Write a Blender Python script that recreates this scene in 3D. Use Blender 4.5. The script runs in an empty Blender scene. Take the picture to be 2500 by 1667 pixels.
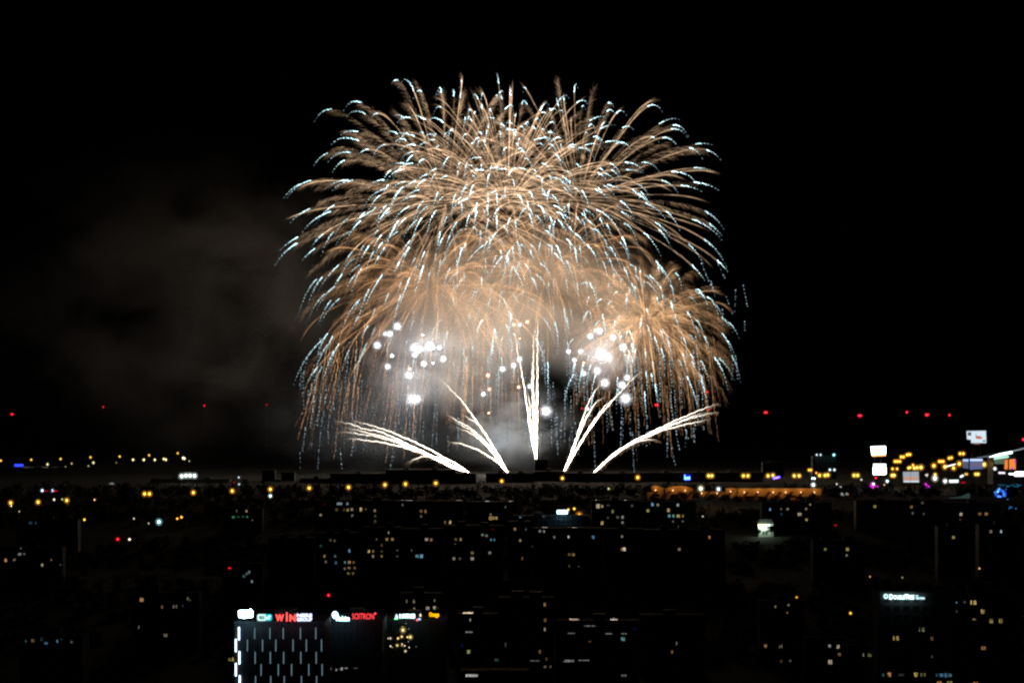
import bpy, math, random
import numpy as np
from mathutils import Vector

# ------------------------------------------------------------------ camera, world, exposure
sc = bpy.context.scene
COL = sc.collection
W0, H0 = 2500.0, 1667.0                 # photograph's pixels, used to measure directions
FPX = 7089.0                            # focal length in those pixels (20 degrees across)
YH = 1040.0                             # the level horizon's row
CAMZ = 100.0                            # viewpoint on a hill above the plain

cam = bpy.data.cameras.new('camera')
cam.sensor_width = 36.0
cam.lens = 36.0 * FPX / W0
cam.shift_y = (YH - H0 / 2) / W0
cam.clip_start = 1.0
cam.clip_end = 60000.0
cam_o = bpy.data.objects.new('camera', cam)
COL.objects.link(cam_o)
cam_o.location = (0, 0, CAMZ)
cam_o.rotation_euler = (math.radians(90), 0, 0)
sc.camera = cam_o

world = bpy.data.worlds.new('World')
sc.world = world
world.use_nodes = True
wn = world.node_tree
bg = wn.nodes['Background']
sky = wn.nodes.new('ShaderNodeTexSky')
sky.sky_type = 'NISHITA'
sky.sun_disc = False
sky.sun_elevation = math.radians(-9)    # the sun is far below the horizon: night
sky.sun_rotation = math.radians(200)
wn.links.new(sky.outputs[0], bg.inputs[0])
bg.inputs[1].default_value = 0.05

sun = bpy.data.lights.new('moonlight', 'SUN')
sun.energy = 0.0012
sun.angle = math.radians(0.5)
sun.color = (0.8, 0.88, 1.0)
sun_o = bpy.data.objects.new('moonlight', sun)
COL.objects.link(sun_o)
sun_o.rotation_euler = (math.radians(40), 0, math.radians(25))

sc.view_settings.view_transform = 'Standard'
sc.view_settings.look = 'None'
sc.view_settings.exposure = 0.0
sc.view_settings.gamma = 1.0
sc.render.engine = 'CYCLES'
cy = sc.cycles
cy.max_bounces = 4
cy.diffuse_bounces = 0
cy.glossy_bounces = 1
cy.transmission_bounces = 1
cy.volume_bounces = 0
cy.transparent_max_bounces = 32
cy.sample_clamp_indirect = 1.5
cy.caustics_reflective = False
cy.caustics_refractive = False
cy.volume_step_rate = 1.0
cy.volume_max_steps = 256
cy.pixel_filter_type = 'BLACKMAN_HARRIS'
cy.filter_width = 2.3
cy.use_denoising = True
cy.denoiser = 'OPENIMAGEDENOISE'
cy.denoising_input_passes = 'RGB_ALBEDO_NORMAL'
cy.denoising_prefilter = 'NONE'

rng = np.random.default_rng(7)
random.seed(7)


# ------------------------------------------------------------------ measuring helpers
def at(px, py, d):
    """The point d metres ahead that lies in the direction of the photograph's pixel."""
    return Vector(((px - W0 / 2) * d / FPX, d, CAMZ - (py - YH) * d / FPX))


_gd = [0, 500, 1000, 1400, 1800, 2200, 2600, 3000, 4000, 8000, 30000]
_gz = [0, 0, 0, 4, 13, 42, 48, 50, 52, 55, 60]


def ground(d):
    return float(np.interp(d, _gd, _gz))


def stand(px, py, h):
    """How far ahead a lamp h metres tall seen at this pixel has its foot on the ground."""
    d = 900.0
    while d < 7000:
        if at(px, py, d).z - ground(d) <= h:
            return d
        d += 5
    return d


# ------------------------------------------------------------------ object helpers
def link(o, parent=None):
    COL.objects.link(o)
    if parent is not None:
        o.parent = parent
    return o


def tag(o, label=None, cat=None, group=None, kind=None):
    if label: o['label'] = label
    if cat: o['category'] = cat
    if group: o['group'] = group
    if kind: o['kind'] = kind
    return o


def thing(name, label, cat, loc=(0, 0, 0), rz=0.0, group=None):
    o = bpy.data.objects.new(name, None)
    o.location = loc
    o.rotation_euler = (0, 0, rz)
    o.empty_display_size = 1
    return tag(link(o), label, cat, group)


def part(name, me, parent, loc=(0, 0, 0), scale=(1, 1, 1), rot=(0, 0, 0), label=None):
    o = bpy.data.objects.new(name, me)
    o.location = loc
    o.scale = scale
    o.rotation_euler = rot
    if label: o['label'] = label
    return link(o, parent)


class MB:
    """Collects shapes into one mesh."""
    def __init__(self):
        self.v, self.f, self.m = [], [], []

    def add(self, vs, fs, mi=0):
        b = len(self.v)
        self.v += [tuple(p) for p in vs]
        self.f += [tuple(i + b for i in q) for q in fs]
        self.m += [mi] * len(fs)
        return self

    def box(self, x0, x1, y0, y1, z0, z1, mi=0):
        vs = [(x, y, z) for z in (z0, z1) for y in (y0, y1) for x in (x0, x1)]
        fs = [(0, 2, 3, 1), (4, 5, 7, 6), (0, 1, 5, 4), (2, 6, 7, 3), (0, 4, 6, 2), (1, 3, 7, 5)]
        return self.add(vs, fs, mi)

    def prism(self, pts, y0, y1, mi=0):
        """Outline in x,z given thickness from y0 to y1."""
        n = len(pts)
        vs = [(x, y0, z) for x, z in pts] + [(x, y1, z) for x, z in pts]
        fs = [tuple(range(n)), tuple(range(2 * n - 1, n - 1, -1))]
        fs += [(i, i + n, (i + 1) % n + n, (i + 1) % n) for i in range(n)]
        return self.add(vs, fs, mi)

    def tube(self, p0, p1, r0, r1, k=6, mi=0):
        p0, p1 = Vector(p0), Vector(p1)
        t = (p1 - p0).normalized()
        a = t.orthogonal().normalized()
        b = t.cross(a)
        vs = []
        for p, r in ((p0, r0), (p1, r1)):
            for i in range(k):
                q = 2 * math.pi * i / k
                vs.append(p + a * (r * math.cos(q)) + b * (r * math.sin(q)))
        fs = [(i, (i + 1) % k, (i + 1) % k + k, i + k) for i in range(k)]
        fs += [tuple(range(k - 1, -1, -1)), tuple(range(k, 2 * k))]
        return self.add(vs, fs, mi)

    def ball(self, c, r, sz=1.0, seg=8, rings=5, mi=0):
        vs, fs = [], []
        for j in range(1, rings):
            th = math.pi * j / rings
            for i in range(seg):
                ph = 2 * math.pi * i / seg
                vs.append((c[0] + r * math.sin(th) * math.cos(ph), c[1] + r * math.sin(th) * math.sin(ph), c[2] + r * sz * math.cos(th)))
        top, bot = len(vs), len(vs) + 1
        vs += [(c[0], c[1], c[2] + r * sz), (c[0], c[1], c[2] - r * sz)]
        for j in range(rings - 2):
            for i in range(seg):
                fs.append((j * seg + i, (j + 1) * seg + i, (j + 1) * seg + (i + 1) % seg, j * seg + (i + 1) % seg))
        for i in range(seg):
            fs.append((top, i, (i + 1) % seg))
            l = (rings - 2) * seg
            fs.append((bot, l + (i + 1) % seg, l + i))
        return self.add(vs, fs, mi)

    def mesh(self, name, mats, smooth=False):
        me = bpy.data.meshes.new(name)
        me.from_pydata(self.v, [], self.f)
        for m in (mats if isinstance(mats, (list, tuple)) else [mats]):
            me.materials.append(m)
        me.polygons.foreach_set('material_index', self.m)
        if smooth:
            me.polygons.foreach_set('use_smooth', [True] * len(self.f))
        me.update()
        return me

    def build(self, name, mats, parent=None, loc=(0, 0, 0), smooth=False, **kw):
        return part(name, self.mesh(name, mats, smooth), parent, loc, **kw)


# ------------------------------------------------------------------ materials
def newmat(name):
    m = bpy.data.materials.new(name)
    m.use_nodes = True
    nt = m.node_tree
    nt.nodes.clear()
    out = nt.nodes.new('ShaderNodeOutputMaterial')
    return m, nt, out


_em = {}


def emit(col, s, light=False, name='lamp_light'):
    """A surface that gives off light."""
    key = (col, s, light)
    if key in _em:
        return _em[key]
    m, nt, out = newmat(name)
    e = nt.nodes.new('ShaderNodeEmission')
    e.inputs[0].default_value = (*col, 1)
    e.inputs[1].default_value = s
    nt.links.new(e.outputs[0], out.inputs[0])
    m.cycles.emission_sampling = 'FRONT' if light else 'NONE'
    _em[key] = m
    return m


def emit_attr(name, s, light=False, thin=False):
    """Burning sparks: colour of each spark is stored on its mesh."""
    m, nt, out = newmat(name)
    e = nt.nodes.new('ShaderNodeEmission')
    a = nt.nodes.new('ShaderNodeAttribute')
    a.attribute_name = 'ember_colour'
    nt.links.new(a.outputs['Color'], e.inputs[0])
    e.inputs[1].default_value = s
    if thin:                              # a spark is see-through: its light adds to what lies behind
        t = nt.nodes.new('ShaderNodeBsdfTransparent')
        ad = nt.nodes.new('ShaderNodeAddShader')
        nt.links.new(e.outputs[0], ad.inputs[0])
        nt.links.new(t.outputs[0], ad.inputs[1])
        nt.links.new(ad.outputs[0], out.inputs[0])
    else:
        nt.links.new(e.outputs[0], out.inputs[0])
    m.cycles.emission_sampling = 'FRONT' if light else 'NONE'
    return m


def solid(name, col, rough=0.7, metal=0.0, var=0.25, scale=0.3):
    m, nt, out = newmat(name)
    b = nt.nodes.new('ShaderNodeBsdfPrincipled')
    tc = nt.nodes.new('ShaderNodeTexCoord')
    nz = nt.nodes.new('ShaderNodeTexNoise')
    nz.inputs['Scale'].default_value = scale
    nz.inputs['Detail'].default_value = 5
    mx = nt.nodes.new('ShaderNodeMix')
    mx.data_type = 'RGBA'
    mx.inputs[6].default_value = (*[c * (1 - var) for c in col], 1)
    mx.inputs[7].default_value = (*[min(1, c * (1 + var)) for c in col], 1)
    nt.links.new(tc.outputs['Object'], nz.inputs['Vector'])
    nt.links.new(nz.outputs[0], mx.inputs[0])
    nt.links.new(mx.outputs[2], b.inputs['Base Color'])
    b.inputs['Roughness'].default_value = rough
    b.inputs['Metallic'].default_value = metal
    nt.links.new(b.outputs[0], out.inputs[0])
    return m


def facade(name, wall, sw=3.0, sh=2.9):
    """Panel wall with a regular grid of dark glazing."""
    m, nt, out = newmat(name)
    b = nt.nodes.new('ShaderNodeBsdfPrincipled')
    tc = nt.nodes.new('ShaderNodeTexCoord')
    sp = nt.nodes.new('ShaderNodeSeparateXYZ')
    cb = nt.nodes.new('ShaderNodeCombineXYZ')
    ad = nt.nodes.new('ShaderNodeMath')
    ad.operation = 'ADD'
    br = nt.nodes.new('ShaderNodeTexBrick')
    br.offset = 0.0
    br.inputs['Color1'].default_value = (0.02, 0.024, 0.03, 1)
    br.inputs['Color2'].default_value = (0.03, 0.032, 0.04, 1)
    br.inputs['Mortar'].default_value = (*wall, 1)
    br.inputs['Scale'].default_value = 1.0
    br.inputs['Mortar Size'].default_value = 0.55
    br.inputs['Mortar Smooth'].default_value = 0.0
    br.inputs['Brick Width'].default_value = sw
    br.inputs['Row Height'].default_value = sh
    nt.links.new(tc.outputs['Object'], sp.inputs[0])
    nt.links.new(sp.outputs[0], ad.inputs[0])
    nt.links.new(sp.outputs[1], ad.inputs[1])
    nt.links.new(ad.outputs[0], cb.inputs[0])
    nt.links.new(sp.outputs[2], cb.inputs[1])
    nt.links.new(cb.outputs[0], br.inputs['Vector'])
    nt.links.new(br.outputs['Color'], b.inputs['Base Color'])
    b.inputs['Roughness'].default_value = 0.6
    nt.links.new(b.outputs[0], out.inputs[0])
    return m


FACADES = [facade('facade_grey', (0.12, 0.12, 0.118)), facade('facade_beige', (0.13, 0.115, 0.09), 3.4),
           facade('facade_ochre', (0.13, 0.10, 0.065), 2.7, 2.8), facade('facade_white', (0.15, 0.15, 0.147), 3.6, 3.0)]
M_GLASSWALL = facade('facade_glass', (0.05, 0.055, 0.06), 1.6, 3.2)
M_ROOF = solid('roof_bitumen', (0.09, 0.09, 0.09), 0.75)
M_WET = solid('roof_wet_sheet', (0.10, 0.10, 0.105), 0.16)
M_DARK = solid('dark_steel', (0.10, 0.10, 0.105), 0.55, 0.6)
M_POLE = solid('galvanised_pole', (0.25, 0.25, 0.24), 0.5, 0.5)
M_FRAME = solid('window_frame', (0.35, 0.34, 0.32), 0.5)
M_BARK = solid('bark', (0.09, 0.06, 0.04), 0.9, 0, 0.4, 2)
M_LEAF = solid('leaf_green', (0.05, 0.085, 0.03), 0.7, 0, 0.5, 0.6)
M_PANEL = solid('sign_panel', (0.06, 0.06, 0.07), 0.5)
M_CONC = solid('concrete', (0.28, 0.27, 0.26), 0.8)


def window_mat(col, s):
    """Lit room behind a window: curtains and furniture break the light into uneven bands."""
    key = ('win', col, s)
    if key in _em:
        return _em[key]
    m, nt, out = newmat('lit_window')
    e = nt.nodes.new('ShaderNodeEmission')
    e.inputs[0].default_value = (*col, 1)
    tc = nt.nodes.new('ShaderNodeTexCoord')
    oi = nt.nodes.new('ShaderNodeObjectInfo')
    mp = nt.nodes.new('ShaderNodeMapping')
    mp.inputs['Scale'].default_value = (3.2, 3.2, 1.1)
    sc_ = nt.nodes.new('ShaderNodeVectorMath')
    sc_.operation = 'ADD'
    k = nt.nodes.new('ShaderNodeVectorMath')
    k.operation = 'SCALE'
    k.inputs[3].default_value = 40.0
    cmb = nt.nodes.new('ShaderNodeCombineXYZ')
    nz = nt.nodes.new('ShaderNodeTexNoise')
    nz.inputs['Scale'].default_value = 1.0
    nz.inputs['Detail'].default_value = 1.0
    mr = nt.nodes.new('ShaderNodeMapRange')
    mr.inputs[1].default_value = 0.35
    mr.inputs[2].default_value = 0.65
    mr.inputs[3].default_value = 0.12 * s
    mr.inputs[4].default_value = 1.35 * s
    L = nt.links.new
    for i in range(3):
        L(oi.outputs['Random'], cmb.inputs[i])
    L(cmb.outputs[0], k.inputs[0])
    L(tc.outputs['Object'], mp.inputs[0])
    L(mp.outputs[0], sc_.inputs[0])
    L(k.outputs[0], sc_.inputs[1])
    L(sc_.outputs[0], nz.inputs['Vector'])
    L(nz.outputs[0], mr.inputs[0])
    L(mr.outputs[0], e.inputs[1])
    L(e.outputs[0], out.inputs[0])
    m.cycles.emission_sampling = 'NONE'
    _em[key] = m
    return m


C_ = dict(y=(1.0, 0.72, 0.22), o=(1.0, 0.50, 0.18), w=(1.0, 0.82, 0.58), n=(0.95, 0.95, 0.9), c=(0.72, 0.93, 1.0),
          b=(0.22, 0.62, 1.0), t=(0.35, 0.85, 0.85), g=(0.15, 1.0, 0.45), k=(0.75, 0.8, 0.28), r=(1.0, 0.008, 0.02),
          s=(1.0, 0.40, 0.03), a=(1.0, 0.52, 0.05), m=(1.0, 0.03, 0.9), v=(0.35, 0.12, 1.0), u=(0.03, 0.10, 1.0))

# ------------------------------------------------------------------ ground
gm = MB()
xs = np.linspace(-9000, 9000, 61)
ys = np.array([-400, 0, 300, 500, 800, 1000, 1200, 1400, 1600, 1800, 2000, 2200, 2400, 2600, 3000, 3500, 4000, 6000, 8000, 14000, 30000], float)
gm.v = [(x, y, ground(max(0, y)) - (0 if 300 < y < 5000 else 0) + 0.8 * math.sin(x * .004 + y * .003)) for y in ys for x in xs]
nx = len(xs)
gm.f = [(j * nx + i, j * nx + i + 1, (j + 1) * nx + i + 1, (j + 1) * nx + i) for j in range(len(ys) - 1) for i in range(nx - 1)]
gm.m = [0] * len(gm.f)
tag(gm.build('ground', solid('earth_and_grass', (0.022, 0.025, 0.016), 0.95, 0, 0.5, 0.02)), kind='structure')


def road(name, y0, y1, x0, x1):
    r = MB()
    n = 40
    for j, yy in enumerate((y0, y1)):
        for i in range(n + 1):
            x = x0 + (x1 - x0) * i / n
            r.v.append((x, yy, ground(yy) + 1.0 + 0.8 * math.sin(x * .004 + yy * .003)))
    r.f = [(i, i + 1, n + 2 + i, n + 1 + i) for i in range(n)]
    r.m = [0] * n
    return tag(r.build(name, solid('asphalt', (0.05, 0.05, 0.052), 0.85, 0, 0.2, 0.5)), kind='structure')


road('road', 2226, 2246, -450, 500)
road('road', 2560, 2580, 150, 520)
road('road', 3460, 3480, -700, -200)

# ------------------------------------------------------------------ buildings
BLD = []
U_BOX = {}


def building(name, label, x0, x1, ytop, d, depth=13.0, yaw=0.0, mat=None, roof=None, heads=1, antenna=0, group=None, cat='building', storey=2.9):
    cx = (x0 + x1) / 2
    c = at(cx, ytop, d)
    w = (x1 - x0) * d / FPX
    base = ground(d) - 1.5
    h = c.z - base
    t = thing(name, label, cat, (c.x, d, base), yaw, group)
    r = random.Random(int(x0 * 7 + ytop))
    mat = mat or r.choice(FACADES)
    MB().box(-w / 2, w / 2, 0, depth, 0, h - 0.35).build('wall', mat, t)
    rb = MB().box(-w / 2 - .15, w / 2 + .15, -.15, depth + .15, h - 0.35, h, 0)
    rb.box(-w / 2 - .15, w / 2 + .15, depth - .15, depth + .15, h, h + 0.3, 1)
    ro = rb.build('roof', [roof or M_ROOF, M_CONC], t)
    for i in range(heads):
        u = (-.5 + (i + .5) / heads) * w * .8 + r.uniform(-1, 1)
        hw = min(2.4, w * .12)
        s = MB().box(u - hw, u + hw, depth * .45, depth * .8, h, h + r.uniform(1.4, 2.4))
        s.build('stair_head', mat, t)
    for i in range(antenna):
        u = r.uniform(-.42, .42) * w
        hh = r.uniform(2.5, 5)
        a = MB().tube((u, depth * .3, h), (u, depth * .3, h + hh), .09, .05, 5)
        for q in range(3):
            a.box(u - .8 + q * .15, u + .8 - q * .15, depth * .3 - .05, depth * .3 + .05, h + hh - .3 - q * .5, h + hh - .22 - q * .5)
        a.build('antenna', M_DARK, t)
    BLD.append(dict(o=t, x0=x0, x1=x1, y=ytop, d=d, yaw=yaw, X=c.x, base=base, n=0))
    return t


_wm = {}


def window_mesh(w, h, col, s, panes):
    w, h = max(.3, round(w * 4) / 4), max(.3, round(h * 4) / 4)
    key = (w, h, col, s, panes)
    if key not in _wm:
        b = MB()
        f = 0.07
        b.box(-w / 2 - f, w / 2 + f, -.10, -.004, -h / 2 - f, -h / 2, 1).box(-w / 2 - f, w / 2 + f, -.10, -.004, h / 2, h / 2 + f, 1)
        b.box(-w / 2 - f, -w / 2, -.10, -.004, -h / 2, h / 2, 1).box(w / 2, w / 2 + f, -.10, -.004, -h / 2, h / 2, 1)
        for i in range(panes):
            a0 = -w / 2 + w * i / panes + (.06 if i else 0)
            a1 = -w / 2 + w * (i + 1) / panes - (.06 if i < panes - 1 else 0)
            b.box(a0, a1, -.05, -.006, -h / 2, h / 2, 0)
            if i:
                b.box(a0 - .12, a0, -.09, -.004, -h / 2, h / 2, 1)
        _wm[key] = b.mesh('window', [window_mat(C_[col], s), M_FRAME])
    return _wm[key]


MISSED = []


def window(px, py, w, h, col='y', s=0.5, panes=2, name='window'):
    """A lit window set in the front of the building that stands in this direction."""
    best = None
    for b in BLD:
        if b['x0'] - 1 <= px <= b['x1'] + 1 and py > b['y'] and (best is None or b['d'] < best['d']):
            best = b
    if best is None:
        MISSED.append((px, py))
        return
    b = best
    k = (px - W0 / 2) / FPX
    ca, sa = math.cos(b['yaw']), math.sin(b['yaw'])
    u = (k * b['d'] - b['X']) / (ca - k * sa)
    y = b['d'] + u * sa
    z = CAMZ - (py - YH) * y / FPX
    m = window_mesh(.78 * w * y / FPX, .82 * h * y / FPX, col, round(s * .75, 3), panes)
    b['n'] += 1
    part(name, m, b['o'], (u, 0, z - b['base']))


GS = 'dark blocks along the skyline'
building('warehouse', 'low dark shed under the quad of white floodlights on the skyline', 368, 560, 1169, 2640, 20, heads=2, group=GS)
building('warehouse', 'low dark shed below the lone white floodlight on the skyline', 150, 372, 1190, 2620, 20, heads=1, group=GS)
building('tower_block', 'small square dark tower standing over the skyline sheds', 640, 671, 1147, 2700, 12, heads=0, group=GS)
building('warehouse', 'dark low shed at the foot of the small square tower', 540, 735, 1176, 2660, 18, heads=2, antenna=0, group=GS)
building('apartment_block', 'faint reddish block next to the small square tower on the skyline', 687, 719, 1153, 2720, 12, mat=FACADES[2], heads=0, group=GS)
building('warehouse', 'dark shed with thin roof poles before the long raised hall', 731, 808, 1168, 2630, 16, heads=1, antenna=3, group=GS)
building('hall', 'long dark hall whose roof the low comet fan crosses', 806, 945, 1155, 2620, 30, heads=1, group=GS)
building('hall', 'highest dark hall under the base of the low flat comet fan', 941, 1112, 1146, 2610, 30, heads=2, antenna=1, group=GS)
building('hall', 'dark stepped hall at the very foot of the low comet fan', 1108, 1162, 1155, 2605, 26, heads=1, group=GS)
building('apartment_block', 'dark block with rooftop antennas at the foot of the leaning comet fan', 1186, 1304, 1154, 2640, 20, heads=2, antenna=5, group=GS)
building('tower_block', 'dark square tower from which the tall upright comet fan rises', 1306, 1338, 1121, 2750, 14, heads=0, group=GS)
building('apartment_block', 'low dark block beside the dark tower under the upright comet fan', 1300, 1380, 1150, 2690, 16, heads=1, group=GS)
building('warehouse', 'long dark roofline between the two comet fans beside the tower', 1376, 1562, 1154, 2660, 24, heads=3, antenna=1, group=GS)
building('warehouse', 'long dark roofline above the orange pavilions with pale roof strips', 1556, 1862, 1153, 2680, 24, heads=3, group=GS)
building('apartment_block', 'very dim block above the violet neon sign', 1862, 1914, 1128, 2900, 14, mat=FACADES[0], heads=1, group=GS)
building('office_building', 'grey block with cyan lamps on its roof corners', 1984, 2042, 1113, 2820, 16, mat=FACADES[3], heads=0, group=GS)

GA = 'apartment blocks below the street lamps'
GB = 'apartment blocks in the middle of the city'
GC = 'blocks near the bottom of the view'
def apt(label, *a, **k): return building('apartment_block', label, *a, **k)

# upper row
apt('apartment block with blue-white strip windows over a row of yellow ones', 768, 968, 1221, 2000, group=GA, heads=3)
apt('block with a bright pale roof strip and two pinkish windows', 968, 1130, 1222, 2010, group=GA, heads=0)
apt('block with three yellow windows under a pale roof edge', 1140, 1252, 1224, 2020, group=GA, heads=0)
apt('block topped by a bright cyan-white sign box', 1255, 1440, 1258, 1900, group=GA, heads=2)
apt('block with a large cream window right under its roof strip', 1444, 1560, 1221, 2005, group=GA, heads=1)
apt('block with teal and yellow windows in one row below the orange pavilion', 1564, 1700, 1224, 1990, group=GA, heads=2)
apt('block with one cream double window behind the floodlit white house', 1860, 2030, 1226, 1995, group=GA, heads=2)
apt('block with few dim windows under the magenta lights', 2090, 2300, 1222, 2000, group=GA, heads=2)
apt('block with one cream and two amber windows below the teal roof', 2305, 2440, 1228, 1990, group=GA, heads=1)
apt('block with a row of teal windows beneath the yellow street lamps', 40, 190, 1268, 1880, group=GA, heads=1)
apt('block with a row of small green lights on its front', 545, 640, 1240, 2000, group=GA, heads=1)
# middle row
apt('block with three lone orange lights in its dark front', 655, 768, 1312, 1700, group=GB, heads=2)
apt('block with scattered teal and yellow windows beside a green one', 770, 880, 1300, 1690, group=GB, heads=2)
apt('block with yellow window pairs stacked in columns', 882, 980, 1286, 1700, group=GB, heads=2)
apt('block with a bright blue window beside two pale ones', 982, 1082, 1290, 1710, group=GB, heads=1)
apt('block with an amber window pair and two pale windows below', 1084, 1228, 1282, 1690, group=GB, heads=2)
apt('block with one small amber window square beside a dark gable', 1240, 1296, 1272, 1720, group=GB, heads=1)
apt('block with pale roof strips and one blue window', 1300, 1470, 1288, 1680, group=GB, heads=0)
apt('block with one bright flame-coloured window in a dark front', 1474, 1570, 1290, 1690, group=GB, heads=1)
apt('block with a single amber double window under grey roof specks', 1572, 1770, 1292, 1680, group=GB, heads=3)
apt('block with two L-shaped yellow window lights', 1985, 2110, 1318, 1660, group=GB, heads=2)
apt('block with a lone amber double window in an all dark front', 2290, 2370, 1285, 1690, group=GB, heads=1)
apt('block with a dim cream window beside a slim bright white one', 2390, 2490, 1280, 1700, group=GB, heads=1)
apt('block with pale and amber windows low beside the dark field', 0, 152, 1334, 1660, group=GB, heads=1)
# lower rows
apt('block with one strong amber window and faint ones beside it', 325, 485, 1446, 1250, group=GC, heads=2)
apt('block with cream windows behind the orange lettered sign', 975, 1078, 1448, 1160, group=GC, heads=1)
apt('block with a yellow-green window between pale roof strips', 1118, 1215, 1498, 1100, group=GC, heads=1)
apt('wide reddish block with one column of dim amber windows', 1218, 1352, 1458, 1120, mat=FACADES[2], group=GC, heads=2)
apt('wide low block with pale roof strips and a teal window', 1358, 1560, 1514, 1080, group=GC, heads=1)
apt('dark block with one dim brown window beside the teal-windowed one', 1564, 1720, 1500, 1150, group=GC, heads=1)
apt('block with dim spots of light beside the lone orange street light', 1855, 1962, 1466, 1200, group=GC, heads=1)
apt('block with white, cream and brown windows stacked at one corner', 1966, 2066, 1556, 1050, group=GC, heads=1)
apt('low block with one olive-green window next to the hotel', 2070, 2140, 1575, 1000, group=GC, heads=1)
building('hotel', 'tall dark hotel slab with a white lettered sign at its top', 2146, 2492, 1444, 900, 18, mat=FACADES[0], group=GC, heads=2)
building('office_building', 'glass office tower covered with vertical light bars below rooftop signs', 572, 792, 1516, 720, 26, mat=M_GLASSWALL, group=GC, heads=1)
building('office_building', 'dark office block under the red lettered sign', 796, 934, 1512, 760, 24, mat=M_GLASSWALL, group=GC, heads=1)
building('office_building', 'dark office block under the triangle emblem and orange lettering', 944, 1090, 1512, 800, 24, mat=M_GLASSWALL, group=GC, heads=1)
building('shop', 'low dark building with faint blue and amber lights in a row', 50, 200, 1552, 1000, 18, group=GC, heads=1)
building('warehouse', 'low dark building with a bright white light strip along its wall', 1125, 1290, 1636, 900, 14, group=GC, heads=0)
building('house', 'small low building with a yellow lit room beside the light-bar tower', 548, 571, 1596, 760, 10, group=GC, heads=0)
building('shop', 'dark building at the foot of the small red beacon', 540, 640, 1375, 1500, 12, group=GC, heads=1)

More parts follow.
